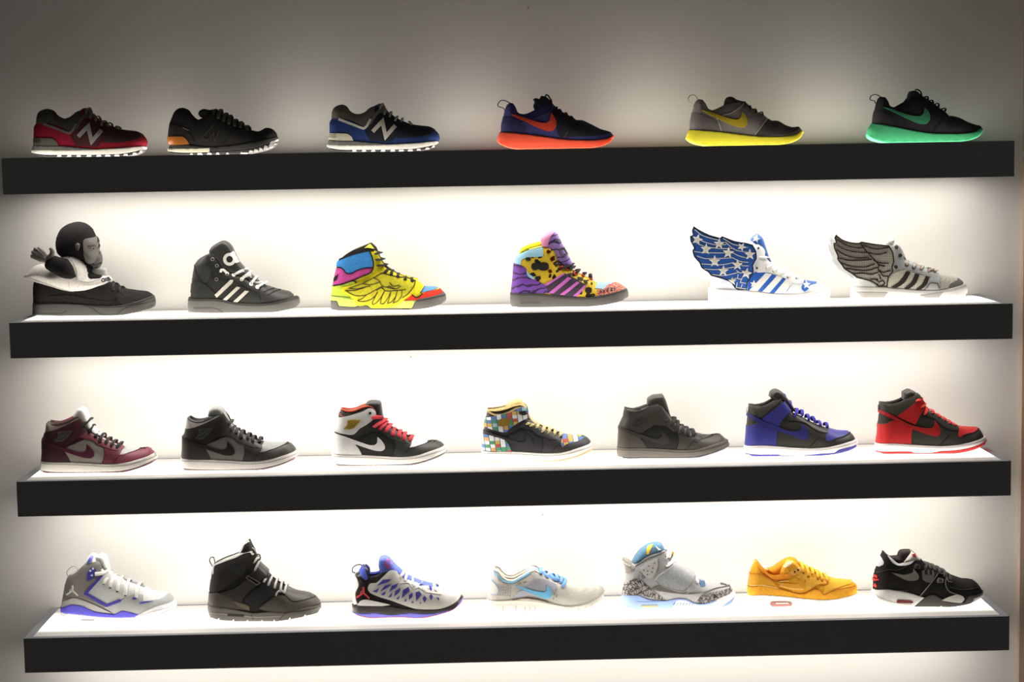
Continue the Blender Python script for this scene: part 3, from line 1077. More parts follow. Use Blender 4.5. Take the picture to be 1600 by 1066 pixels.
# ---- shoe with a plush ape sitting in it
s = Shoe('ape_sneaker', 'black furry sneaker with a plush ape in a white shirt on top', 1, (30, 335), 230 / 1442,
         '135,975 137,900 138,820 145,660 200,600', '200,600 400,560 600,560 800,590', '800,590 900,660 960,690',
         '960,690 1010,720 1150,742 1260,757 1310,790 1328,830 1330,870', '1318,905 1240,932 1000,985 700,992 400,992 140,980', (44, 42, 41), BLK, kind='fur', wide=1.05)
s.sole('midsole', M((66, 64, 61), 'rubber'), '138,868 400,865 600,880 800,892 1000,884 1200,835 1308,792 1330,870 1318,905 1240,932 1000,985 700,992 400,992 135,980', 2.4)
for p in ('142,880 400,876 640,884 800,906 1000,900 1200,850 1318,806', '640,886 720,916 800,972 960,975 1020,925 1090,898 1320,842', '150,965 420,965 470,940'):
    s.line('sole_groove', M((36, 35, 34), 'rubber'), p, 7, 2.7)
s.line('seam', M((30, 29, 29), 'lace'), '300,800 480,790 700,830 900,850 1100,800', 8, 1.2)
s.panel('toe_cap', M((50, 48, 46), 'fur'), '1010,720 1150,742 1260,757 1305,790 1180,835 1000,870 940,800', 1.6)
s.laces(M((52, 49, 47), 'lace'), '920,740>930,672 985,765>990,705', 3.4)
# shirt, head, arm
fs, shirt = s.pillow('shirt', M((226, 220, 212), 'suede'),
                     '420,412 480,394 540,390 590,408 640,440 685,495 700,555 720,590 800,592 868,600 905,640 890,690 800,740 700,768 560,772 450,752 300,708 140,645 52,605 110,545 180,490 240,482 330,520', 0.052, 0.25, 0.05, label='white shirt hanging over the shoe')
s.line('shirt_hem', M((196, 190, 180), 'lace'), '60,600 140,632 300,690 450,738 560,756 700,752 800,722 885,680', 10, 1.0, field=fs, parent=shirt)
s.line('sleeve_seam', M((190, 186, 178), 'lace'), '470,400 530,470 565,560 570,640', 9, 1.0, field=fs, parent=shirt)
s.line('shirt_fold', M((206, 200, 192), 'lace'), '490,660 492,740', 7, 1.0, field=fs, parent=shirt)
s.line('shirt_fold', M((206, 200, 192), 'lace'), '580,640 680,660 800,630', 8, 1.0, field=fs, parent=shirt)
ink = M((44, 42, 42), 'leather')
s.ring('letter', ink, 822, 640, 14, 9, 1.2, field=fs, parent=shirt)
s.line('letter', ink, '838,622 838,656', 9, 1.2, field=fs, parent=shirt)
s.ring('letter', ink, 860, 632, 13, 9, 1.2, field=fs, parent=shirt)
s.line('letter', ink, '874,600 876,648', 9, 1.2, field=fs, parent=shirt)
s.line('letter', ink, '889,618 891,644', 8, 1.2, field=fs, parent=shirt)
s.pillow('neck_tag', M((190, 188, 184), 'leather'), '700,530 770,520 858,525 860,595 800,590 760,580 715,560', 0.012, 0.7, 0.01)
s.pillow('neck', M((38, 36, 36), 'fur'), '470,400 640,400 720,520 720,600 600,640 480,560', 0.03, 0.4, 0.03)
fh, head = s.pillow('head', M((36, 34, 34), 'fur'),
                    '410,412 376,372 358,300 368,225 405,145 475,93 580,68 660,88 718,138 746,195 768,250 776,300 778,350 790,400 780,460 740,500 690,500 650,470 560,440 480,425', 0.047, 0.05, 0.055,
                    label='black furry ape head')
fc = s.panel('face', M((98, 94, 91), 'leather'), '642,238 700,228 746,216 768,255 776,305 782,380 760,440 700,480 662,460 640,400 628,330 625,268', 2.2, field=fh, parent=head, label='grey leathery face')
fm, muz = s.pillow('muzzle', M((82, 79, 77), 'leather'), '672,440 690,395 735,362 785,352 808,390 816,440 808,480 788,512 740,520 700,502', 0.03, 0.12, 0.03, parent=head)
s.pillow('nose', M((58, 55, 54), 'leather'), '720,352 768,342 796,362 802,386 770,394 735,380', 0.016, 0.4, 0.012, parent=head)
s.line('mouth', M((46, 44, 44), 'leather'), '700,478 745,490 806,470', 8, 1.0, field=fm, parent=muz)
s.line('brow', M((70, 67, 66), 'leather'), '672,310 700,300 740,300', 14, 4.0, field=fh, parent=head, lift=0.002)
s.dot('eye', M((128, 123, 117), 'gloss'), 712, 330, 14, 4.0, field=fh, parent=head)
s.dot('pupil', M((30, 28, 28), 'gloss'), 716, 331, 8, 4.6, field=fh, parent=head)
s.dot('eye', M((128, 123, 117), 'gloss'), 757, 318, 11, 4.0, field=fh, parent=head)
s.dot('pupil', M((30, 28, 28), 'gloss'), 761, 319, 6, 4.6, field=fh, parent=head)
s.pillow('ear', M((76, 73, 71), 'leather'), '548,312 556,284 574,274 594,288 592,322 578,352 558,348', 0.006, 0.3, 0.008, yc=-0.046, parent=head)
fa, arm = s.pillow('arm', M((38, 36, 36), 'fur'), '410,420 470,432 520,500 556,606 520,626 430,620 350,580 262,525 250,490 272,440 300,398 350,402', 0.021, 0.1, 0.025, yc=-0.052, label='raised black furry arm')
skin = M((112, 106, 100), 'leather')
YA = -0.056
s.pillow('palm', skin, '225,390 262,395 300,425 285,452 258,468 215,458 192,440 200,410', 0.012, 0.3, 0.012, yc=YA, parent=arm)


def finger(pts, r, y, tip=True):
    p = P(pts)
    q = s.loc(p, np.zeros(len(p)), YA + y)
    yy = np.linspace(YA + y * 0.6, YA + y - 0.004, len(q))
    f = s.tube3('finger', skin, np.stack([q[:, 0], yy, q[:, 1]], 1), np.array([1.05, 1.0, 0.92, 0.55]) * r, None, arm, out=(0, -1, 0))
    return f


finger('255,412 236,378 214,350 182,318', 0.0064, -0.003)
finger('240,412 205,372 168,340 146,334', 0.0070, -0.006)
finger('230,425 190,392 146,370 124,370', 0.0072, -0.007)
finger('222,440 185,425 140,408 116,408', 0.0070, -0.006)
finger('275,425 316,392 322,352 304,324', 0.0064, -0.010)

# ---- black high top with a round letter on its tall tongue
s = Shoe('high_top_sneaker', 'black leather high top with white stripes and round white letter on its tongue', 1, (270, 350), K15,
         '182,985 178,900 184,830 195,790 210,640 225,530 245,450 290,390 340,360', '340,360 380,340 412,328', '412,328 470,360 520,420 552,478 640,535 700,560 790,590 870,640 960,672 1020,690',
         '1020,690 1110,712 1200,732 1300,757 1350,800 1390,818 1402,880', '1388,912 1300,948 1150,980 950,992 600,992 300,990 190,986', (54, 54, 51), (70, 68, 64), under=(52, 52, 49))
s.panel('heel_counter', M((50, 50, 47), 'leather'), '184,832 195,790 212,630 290,640 400,705 462,765 490,838', 1.2)
s.panel('ankle_panel', M((60, 60, 57), 'leather'), '245,470 300,462 380,470 420,540 400,620 360,670 300,620 265,560', 1.2)
s.panel('eyestay', M((44, 44, 42), 'leather'), '412,328 470,360 520,420 552,478 640,535 700,560 790,590 870,640 960,672 980,740 930,760 840,720 740,670 660,620 560,610 440,600 400,480 370,390', 1.3)
s.panel('toe_cap', M((58, 58, 54), 'leather'), '960,672 1110,712 1200,732 1300,757 1350,800 1250,835 1100,865 960,868 940,780', 1.2)
for p in ('1010,762 1080,730 1130,716', '1050,800 1120,760 1190,732', '975,850 960,770 985,700', '250,480 270,560 330,640 460,760', '490,838 470,770'):
    s.line('seam', M((28, 28, 27), 'lace'), p, 8, 1.8)
for p in ('465,790 640,625 675,630 660,662 490,822', '552,848 712,700 750,710 600,852', '672,866 802,745 846,752 720,872'):
    s.panel('stripe', M((214, 208, 194), 'leather'), p, 2.4, rnd=False)
s.sole('midsole', M((92, 91, 86), 'rubber'), '183,832 500,840 700,876 850,887 1000,887 1150,867 1300,832 1388,812 1402,880 1388,912 1300,948 1150,980 950,992 600,992 300,990 184,986 178,900', 2.8)
s.line('foxing_stripe', M((50, 49, 46), 'rubber'), '184,842 500,850 700,888 850,902 1000,900 1150,880 1300,846 1390,822', 26, 3.2)
s.line('sole_groove', M((56, 55, 52), 'rubber'), '440,930 500,950 560,985', 6, 3.0)
for x in range(240, 430, 22):
    s.line('sole_letter', M((58, 57, 54), 'rubber'), [(x, 926), (x + 8, 944), (x + 14, 926)], 6, 2.8)
ft, tg = s.pillow('tongue', M((56, 56, 52), 'leather'), '418,340 412,300 440,255 500,212 560,187 612,206 655,250 685,318 735,415 800,492 890,580 960,640 860,625 700,570 560,500 490,400', 0.027, 0.55, 0.014)
s.ring('letter_mark', M((236, 234, 226), 'leather'), 630, 396, 54, 34, 2.0, field=ft, parent=tg)
s.line('letter_mark', M((236, 234, 226), 'leather'), '650,318 690,372 716,432', 34, 2.0, field=ft, parent=tg)
s.line('collar_piping', M((232, 230, 222), 'lace'), '416,334 460,345 500,392 546,474', 16, 1.8, lift=0.001)
for x, y in ((440, 398), (487, 468), (485, 618), (600, 562), (677, 573), (765, 625), (870, 675), (940, 710)):
    s.ring('eyelet', M((216, 212, 202), 'metal'), x, y, 16, 10, 2.6)
s.laces(M((234, 232, 226), 'lace'), '677,573>810,500 765,625>860,535 870,675>930,590 940,710>1035,645', 3.8)
s.draped_cord('lace', M((234, 232, 226), 'lace'), '530,545 535,520 565,525 600,560', 3.2, 3.5)
for p in ('690,570 760,520 800,510', '770,610 840,565 880,560', '860,590 875,640 872,672', '915,640 960,660 1010,655'):
    s.draped_cord('lace', M((234, 232, 226), 'lace'), p, 3.4, 5.0)
for y in (640, 790):
    s.panel('heel_mark', M((206, 202, 192), 'leather'), [(y * -0.1 + 272, y - 24), (y * -0.1 + 284, y - 24), (y * -0.1 + 282, y + 22), (y * -0.1 + 270, y + 22)], 2)

# ---- yellow high top with a quilted wing
s = Shoe('high_top_sneaker', 'yellow high top with a quilted wing, blue and pink collar and red toe', 1, (500, 360), K22,
         '138,905 133,800 140,700 160,570 190,440 202,370 230,335', '230,335 300,280 400,225 510,180 575,154',
         '575,154 620,200 655,262 700,350 750,420 830,470 930,520 1040,562 1100,577', '1100,577 1150,610 1185,642 1300,648 1350,660 1390,700 1415,735 1425,790',
         '1420,820 1360,850 1250,882 1100,905 900,912 500,915 200,915 150,910', (226, 212, 46), (40, 38, 40), kind='suede', under=(200, 188, 44))
bk = M((40, 36, 38), 'suede')
s.panel('collar_trim', bk, '225,340 300,280 400,225 510,180 575,154 645,215 610,240 550,244 400,278 300,312', 1)
s.panel('collar_pad', M((66, 140, 208), 'suede'), '200,420 205,370 225,345 300,305 400,270 550,240 575,260 605,350 605,425 500,435 420,460 370,490 310,495 285,470 265,440 230,425', 2.2, label='sky blue padded collar panel')
s.panel('ankle_panel', M((196, 78, 150), 'suede'), '150,630 165,560 190,440 230,428 265,445 290,485 340,505 420,470 500,440 600,430 580,480 500,520 400,575 330,590 240,620', 1.6, label='pink ankle panel')
s.panel('heel_counter', M((192, 214, 78), 'suede'), '138,800 142,640 240,622 330,592 400,590 420,620 300,640 250,690 300,740 370,770 390,820 430,856 220,864 200,812', 1.6, label='lime heel counter')
for p in ('200,425 230,428 265,445 290,482 320,498 370,490 420,462 500,438 605,428', '148,634 240,622 330,592 380,580 415,602', '330,592 480,530 580,482 605,428 600,340 570,255', '225,345 300,308 400,272 550,240 572,252'):
    s.line('piping', bk, p, 13, 2.8)
s.panel('tongue_tip', M((226, 230, 80), 'suede'), '505,210 570,165 612,218 550,206', 2.6)
s.panel('toe_guard', M((222, 62, 46), 'suede'), '960,802 1050,735 1110,765 1180,720 1300,690 1380,670 1402,712 1290,756 1150,787 1100,802', 1.6, label='red toe guard')
s.panel('toe_box', M((108, 154, 222), 'suede'), '1140,715 1185,645 1300,648 1352,660 1250,695', 1.6, label='light blue toe box')
s.line('piping', bk, '1045,738 1090,768 1130,755 1165,728', 12, 2.4)
s.line('piping', bk, '1190,640 1140,720', 8, 2.4)
s.sole('midsole', M((184, 206, 96), 'rubber'), '136,745 260,760 400,790 900,800 1100,802 1080,880 1040,888 840,888 580,888 220,868 200,812 136,806', 2.4, label='lime midsole')
s.sole('outsole', M((92, 88, 84), 'rubber'), '1090,802 1250,766 1402,718 1420,735 1425,790 1420,820 1360,850 1250,882 1100,905 900,912 500,915 200,915 140,905 135,805 195,806 220,866 400,874 440,858 540,858 580,888 840,888 1040,888', 3.0)
s.line('sole_groove', M((48, 46, 45), 'rubber'), '1100,812 1250,780 1415,742', 9, 3.4)
s.line('sole_groove', M((110, 128, 60), 'rubber'), '140,748 250,762 350,768', 8, 2.8)
wing = s.panel('wing', M((234, 218, 52), 'suede'), '240,680 250,655 330,640 420,610 500,600 600,540 700,490 760,482 900,530 1040,568 1092,592 1080,640 1040,720 960,790 850,870 740,882 600,886 540,852 450,862 400,830 375,770 300,735', 4.0, label='quilted yellow side wing')
s.panel('wing_field', M((206, 196, 52), 'suede'), '282,684 340,660 440,630 510,610 610,550 700,510 760,500 900,548 1040,580 1070,600 1060,640 1020,710 940,780 850,842 740,850 610,858 560,825 450,830 425,805 440,780 380,745 310,715', 4.8, parent=wing)
for p in ('700,492 610,545 680,582 700,622 745,652 800,640', '600,550 480,612 330,665 420,672 500,652 575,640', '690,590 590,622 490,616', '290,690 400,745 520,740 620,692 705,642',
          '290,690 400,688 520,652', '530,740 480,780 428,802 470,815 560,800 620,760 662,700', '662,700 620,780 598,828 606,850 650,822 700,762 735,697', '735,697 700,780 690,835 720,840 770,780 810,702',
          '810,702 790,780 768,836 810,822 860,762 882,692', '882,692 862,770 835,830 880,812 930,752 936,690', '705,642 742,690 810,694 880,690 980,680', '745,652 800,646 860,672 922,642', '790,600 832,640 905,632',
          '700,492 860,540 1000,565 1078,596 1064,642 1000,730 940,772', '640,690 700,660 742,690', '760,650 820,668 860,672'):
    s.line('feather_line', M((62, 52, 34), 'lace'), p, 8, 5.6, parent=wing)
s.pillow('tongue', bk, '500,215 540,170 578,152 632,190 662,252 700,340 752,405 830,460 960,530 1060,560 960,560 800,500 690,430 620,300', 0.024, 0.6, 0.012)
s.lace_lift = 0.0068
s.laces(M((38, 35, 38), 'lace'), '620,272>695,258 636,342>722,330 656,410>756,392 735,490>778,440 805,522>822,458 885,552>880,495 966,582>962,535 1046,604>1038,548', 4.2)
s.panel('heel_mark', bk, '168,545 215,503 205,545 190,575 160,585', 2.6)

# ---- animal print high top
s = Shoe('high_top_sneaker', 'animal print high top in yellow, purple and pink with a tall purple tongue', 1, (780, 345), K15,
         '140,950 133,880 134,800 150,640 165,470 190,405 215,385', '215,385 330,325 470,292 540,280', '540,280 590,310 622,370 642,440 700,490 780,525 860,570 950,620 1030,652',
         '1030,652 1080,690 1150,690 1300,692 1350,715 1400,755 1422,800 1424,840', '1400,872 1300,908 1150,940 1000,955 700,965 400,965 150,956', (222, 186, 44), (206, 190, 40), kind='leopard', under=(150, 120, 60))
s.panel('heel_counter', M((112, 66, 158), 'tiger'), '135,802 150,640 166,468 240,495 300,540 320,620 400,660 520,730 552,808', 1.2, label='purple tiger striped heel')
s.panel('collar_panel', M((150, 196, 216), 'leather'), '166,466 190,402 330,330 482,300 492,400 300,412 250,440 240,492', 1.4, label='light blue collar')
s.panel('ankle_trim', M((150, 196, 216), 'leather'), '296,545 330,590 400,640 380,655 322,622', 1.6)
s.panel('side_panel', M((70, 60, 74), 'leather'), '505,715 640,630 720,588 962,715 862,842 560,808', 1.4)
for p in ('498,716 640,628 702,592 726,598 530,724', '548,804 760,630 802,642 604,808', '672,822 860,680 892,692 722,828', '818,838 945,718 968,724 866,842'):
    s.panel('stripe', M((200, 108, 190), 'leather'), p, 2.4, rnd=False)
s.panel('toe_cap', M((196, 62, 44), 'redprint'), '1088,772 1160,760 1200,722 1330,697 1402,760 1250,812 1090,836', 1.6, label='red printed toe cap')
s.panel('toe_box', M((150, 186, 216), 'leather'), '1060,752 1090,700 1150,690 1300,692 1200,722 1160,762', 1.8)
for p in ('1112,812 1125,780 1142,808', '1150,775 1160,802 1176,770', '1210,795 1198,790 1200,758 1220,755', '1198,776 1214,774', '1240,792 1236,752 1256,760 1244,775 1262,785', '1280,778 1276,745'):
    s.line('letter', M((36, 28, 26), 'leather'), p, 9, 2.4, rnd=False)
for x, y, a, c in ((400, 510, 45, 42), (490, 510, 62, 48), (322, 430, 30, 18), (990, 775, 38, 34), (1040, 830, 24, 18), (430, 640, 34, 20), (964, 690, 18, 16), (785, 605, 14, 22), (905, 800, 18, 22)):
    s.panel('leopard_spot', M((42, 40, 36), 'leather'), [(x + a * math.cos(t * 0.785) * (1 + 0.15 * (t % 2)), y + c * math.sin(t * 0.785)) for t in range(8)], 1.8, both=False)
s.sole('midsole', M((82, 80, 76), 'rubber'), '133,802 400,812 700,842 950,854 1150,832 1300,795 1402,758 1422,800 1424,840 1400,872 1300,908 1150,940 1000,955 700,965 400,965 150,956 133,880', 2.8)
s.line('foxing_stripe', M((56, 54, 51), 'rubber'), '136,815 400,824 700,856 950,868 1150,846 1300,808 1415,775', 20, 3.1)
for x in range(245, 460, 24):
    s.line('sole_letter', M((56, 55, 52), 'rubber'), [(x, 902), (x + 8, 922), (x + 15, 902)], 6, 2.8)
s.pillow('collar_lining', M((222, 206, 40), 'suede'), '218,384 250,312 330,270 430,240 480,236 480,300 330,330', 0.022, 0.6, 0.012, yc=0.012, label='yellow inner collar')
ft, tg = s.pillow('tongue', M((142, 112, 178), 'tiger'), '480,290 472,205 520,152 602,114 640,140 690,240 740,340 790,430 816,482 840,530 700,505 640,450 600,340', 0.026, 0.6, 0.014, label='tall purple tongue')
s.panel('tongue_edge', M((224, 138, 176), 'leather'), '480,285 474,205 520,152 602,116 612,128 560,200 540,285', 2.4, field=ft, parent=tg)
s.ring('letter_mark', M((96, 92, 98), 'gloss'), 718, 345, 46, 16, 2.0, field=ft, parent=tg)
s.line('collar_piping', M((214, 220, 110), 'lace'), '330,325 470,292 540,280 592,312 622,370 640,440', 10, 2.0)
for x, y in ((545, 348), (585, 425), (565, 565), (692, 530), (765, 540), (845, 592), (935, 608), (1020, 642)):
    s.ring('eyelet', M((150, 44, 28), 'metal'), x, y, 15, 11, 2.8)
s.laces(M((38, 36, 34), 'lace'), '640,490>690,470 700,535>820,480 770,548>835,510 850,590>890,545 935,608>960,580 1020,642>1015,598', 4.0)

# ---- blue winged high top with stars
s = Shoe('winged_sneaker', 'white high top with blue star covered wings at the ankle', 1, (1060, 340), K25,
         '310,838 309,760 312,700 330,610 400,480 500,340 590,250', '590,250 660,222 720,225 790,258', '790,258 840,290 872,370 920,440 1000,490 1100,540 1190,592 1250,622',
         '1250,622 1330,632 1420,642 1478,680 1504,710 1508,760', '1500,802 1420,826 1200,840 900,845 500,845 330,843', (226, 228, 230), (220, 218, 214))
blu = M((48, 98, 186), 'leather')
wh = M((230, 228, 222), 'leather')
s.panel('quarter', blu, '690,716 700,630 760,542 862,540 1000,580 1140,632 1062,745 940,748 800,726', 1.2, label='blue side panel under the stripes')
for p in ('706,720 870,546 932,560 790,726', '838,732 982,574 1042,592 908,742', '958,748 1072,608 1142,630 1062,748'):
    s.panel('stripe', wh, p, 2.4, rnd=False)
s.star('star', wh, 752, 655, 42, 0.1, 2.4)
s.panel('toe_patch', blu, '1230,682 1262,622 1330,634 1420,644 1310,672 1296,708 1262,732 1236,712', 1.4, label='blue patch on the toe')
s.star('star', wh, 1278, 668, 42, 0.0, 2.4)
s.sole('midsole', M((236, 232, 228), 'rubber'), '312,696 600,714 800,735 950,752 1200,757 1400,727 1500,692 1508,760 1500,802 1420,826 1200,840 900,845 500,845 312,840 309,760', 2.8)
s.line('sole_groove', M((196, 188, 184), 'rubber'), '316,706 600,726 950,764 1200,770 1400,740 1500,706', 6, 3.0)
s.line('sole_groove', M((196, 188, 184), 'rubber'), '1260,812 1300,788 1504,756', 6, 3.0)
for x in range(446, 620, 26):
    s.line('sole_letter', M((160, 152, 150), 'rubber'), [(x, 784), (x + 7, 800), (x + 14, 784)], 6, 3.0)
s.panel('eyestay', wh, '745,290 790,258 840,290 862,345 830,440 920,440 1000,490 1100,540 1190,592 1250,622 1220,650 1130,632 1000,570 880,540 790,540 745,510 780,420 775,330', 2.0)
ft, tg = s.pillow('tongue', M((70, 112, 190), 'leather'), '716,250 738,196 790,154 832,190 856,252 900,385 925,440 860,400 800,300', 0.024, 0.6, 0.013, label='blue tongue')
s.star('star', wh, 778, 205, 40, 0.3, 2.0, field=ft, parent=tg)
s.laces(M((236, 234, 230), 'lace'), '815,385>905,385 880,498>940,450 950,530>990,480 1020,555>1070,512 1090,585>1130,545 1175,600>1200,572', 3.6)
s.cord('lace_end', M((214, 214, 220), 'lace'), '790,160 780,145 802,125', 1.8, -0.01)
for x, y in ((797, 300), (783, 497), (880, 497), (950, 530), (1090, 590), (1175, 602)):
    s.dot('eyelet', M((90, 88, 90), 'metal'), x, y, 10, 3.2)
WP = '155,85 200,115 300,165 420,200 435,182 560,230 680,250 742,270 775,330 780,400 742,470 750,520 740,560 690,640 682,712 600,714 565,690 530,640 440,600 330,570 300,535 232,490 215,445 160,380 145,320 160,300 125,225 120,180 150,168 140,120'
fw, wo = s.pillow('wing', M((52, 100, 186), 'leather'), WP, 0.0028, 1.0, 0.01, yc=-0.047, label='blue wing with cream stars')
_, wf = s.pillow('wing', M((226, 220, 216), 'leather'), aff(WP, 1, -75, 1, 47), 0.0028, 1.0, 0.01, yc=0.047, label='pale inner face of the far wing')
s.line('wing_edge', M((38, 38, 48), 'lace'), WP, 11, 1.0, field=fw, parent=wo, closed=True, rnd=False)
cream = M((222, 220, 206), 'leather')
for x, y, r, a in ((190, 212, 58, 0.3), (408, 255, 58, 0.05), (276, 308, 58, 0.1), (500, 345, 60, 0.1), (635, 285, 46, 0.5), (716, 362, 58, 0.0), (364, 430, 62, 0.0), (592, 465, 56, 0.0), (450, 525, 58, 0.05), (682, 550, 58, 0.2), (540, 628, 44, 0.0)):
    s.star('star', cream, x, y, r, a, 1.6, field=fw, parent=wo)
for p in ('165,112 230,165 330,200 420,222', '160,190 260,235 360,262 480,262', '165,235 240,272 400,300 560,300', '158,330 240,342 380,345 540,345', '185,375 260,400 400,400 540,395', '232,455 320,460 440,462 560,440',
          '262,505 360,512 480,500 590,480', '340,560 440,572 520,560 600,540', '450,200 540,255 700,292', '470,235 560,310 730,345', '520,330 600,372 700,400', '535,390 620,430 700,440', '590,430 640,470 705,475',
          '580,520 620,545 690,525', '600,560 590,600 630,610', '640,590 620,640 680,650', '590,640 580,690 640,700', '640,660 625,700 680,705', '520,620 580,600'):
    s.line('feather_line', cream, p, 7, 1.2, field=fw, parent=wo)

# ---- silver winged high top
s = Shoe('winged_sneaker', 'silver high top with cream mesh wings outlined in brown', 1, (1280, 350), K25,
         '325,770 325,690 327,620 340,540 430,440 560,300 640,215', '640,215 690,205 735,206', '735,206 795,218 828,290 850,365 920,385 1000,425 1100,462 1190,505',
         '1190,505 1320,530 1400,560 1440,600 1470,640 1475,680', '1465,712 1400,748 1330,772 900,775 500,775 340,773', (176, 177, 176), (180, 178, 172), kind='gloss', under=(170, 168, 164))
s.panel('heel_counter', M((206, 212, 208), 'gloss'), '328,625 335,555 400,555 480,575 545,610 565,635', 1.2)
s.panel('quarter', M((232, 227, 212), 'wingmesh'), '682,635 690,580 760,492 850,464 1000,510 1104,542 1042,664 800,645', 1.4)
for p in ('716,636 800,580 868,478 912,486 850,592 768,642', '846,650 920,582 955,502 1000,512 960,602 890,654', '958,662 1022,610 1060,530 1098,540 1062,622 1002,664'):
    s.panel('stripe', M((56, 50, 46), 'leather'), p, 2.6)
s.panel('lace_guard', M((196, 198, 198), 'gloss'), '1070,640 1110,540 1190,505 1200,590 1200,662 1060,664', 1.8)
s.line('guard_edge', M((110, 110, 106), 'gloss'), '1075,645 1105,598 1180,602 1196,650', 12, 2.6)
s.panel('toe_box', M((206, 202, 190), 'wingmesh'), '1205,515 1320,530 1400,560 1350,590 1290,640 1212,655', 1.6)
s.panel('toe_cap', M((116, 114, 110), 'suede'), '1290,640 1300,615 1350,585 1410,568 1442,604 1360,640', 2.0)
s.panel('eyestay', M((168, 170, 170), 'gloss'), '725,230 795,218 828,290 850,365 920,385 1000,425 1100,462 1190,505 1180,545 1100,535 960,490 850,462 760,480 730,440 752,340', 1.8)
s.sole('midsole', M((232, 226, 222), 'rubber'), '325,625 600,640 800,652 1000,667 1200,667 1350,642 1462,600 1475,680 1465,712 1400,748 1330,772 900,775 500,775 325,773', 2.8)
s.line('foxing_stripe', M((196, 194, 190), 'rubber'), '328,645 600,662 1000,686 1200,684 1350,660 1462,622', 24, 3.2)
s.panel('sole_insert', M((178, 174, 170), 'rubber'), '372,684 682,690 642,740 430,740', 4.0, rnd=False, clip=False)
s.panel('sole_insert', M((178, 174, 170), 'rubber'), '1008,720 1236,682 1192,740 1060,742', 4.0, rnd=False, clip=False)
s.pillow('tongue', M((206, 204, 198), 'gloss'), '640,215 660,165 720,150 742,165 735,195 800,230 840,310 870,385 800,340 720,260', 0.024, 0.6, 0.012)
WQ = '170,118 230,165 330,195 400,196 420,186 560,210 700,225 738,290 750,380 730,440 740,480 692,540 682,632 592,632 560,600 500,570 380,540 330,502 252,452 230,420 182,352 186,330 150,242 146,200 172,192 156,140'
fw, wo = s.pillow('wing', M((244, 240, 226), 'wingmesh'), WQ, 0.0028, 1.0, 0.01, yc=-0.047, label='cream mesh wing with brown feather lines')
s.pillow('wing', M((190, 192, 190), 'gloss'), aff(WQ, 1, -52, 1, 14), 0.0028, 1.0, 0.01, yc=0.047, label='grey back of the far wing')
br = M((70, 58, 52), 'leather')
s.line('wing_edge', br, WQ, 11, 1.0, field=fw, parent=wo, closed=True, rnd=False)
for p in ('180,215 260,260 370,285 480,292', '175,260 260,315 400,345 500,340', '190,345 300,370 430,370 530,360', '215,395 330,430 470,435 560,405', '270,450 400,470 500,470 585,440', '345,505 440,500 530,510 610,480',
          '180,160 290,225 400,245 440,240', '415,195 460,260 550,360 610,420 660,430', '440,215 560,255 700,240', '490,290 590,310 680,290', '545,370 620,395 700,400', '600,410 590,460 640,490 720,470', '610,480 640,525 690,530',
          '570,560 600,590 640,570 660,600 640,620', '600,510 620,560', '510,560 590,560', '580,600 600,625 640,620'):
    s.line('feather_line', br, p, 10, 1.2, field=fw, parent=wo)
for x, y in ((770, 238), (805, 320), (765, 436), (870, 415), (940, 442), (1015, 455), (1090, 475), (1150, 480)):
    s.ring('eyelet', M((104, 88, 78), 'metal'), x, y, 12, 10, 3.0)
s.laces(M((186, 174, 160), 'lace'), '870,415>885,368 940,442>962,395 1015,455>1040,425 1090,475>1140,448 1150,480>1185,470', 3.4)

# ================================================================== ROW 3: court high tops


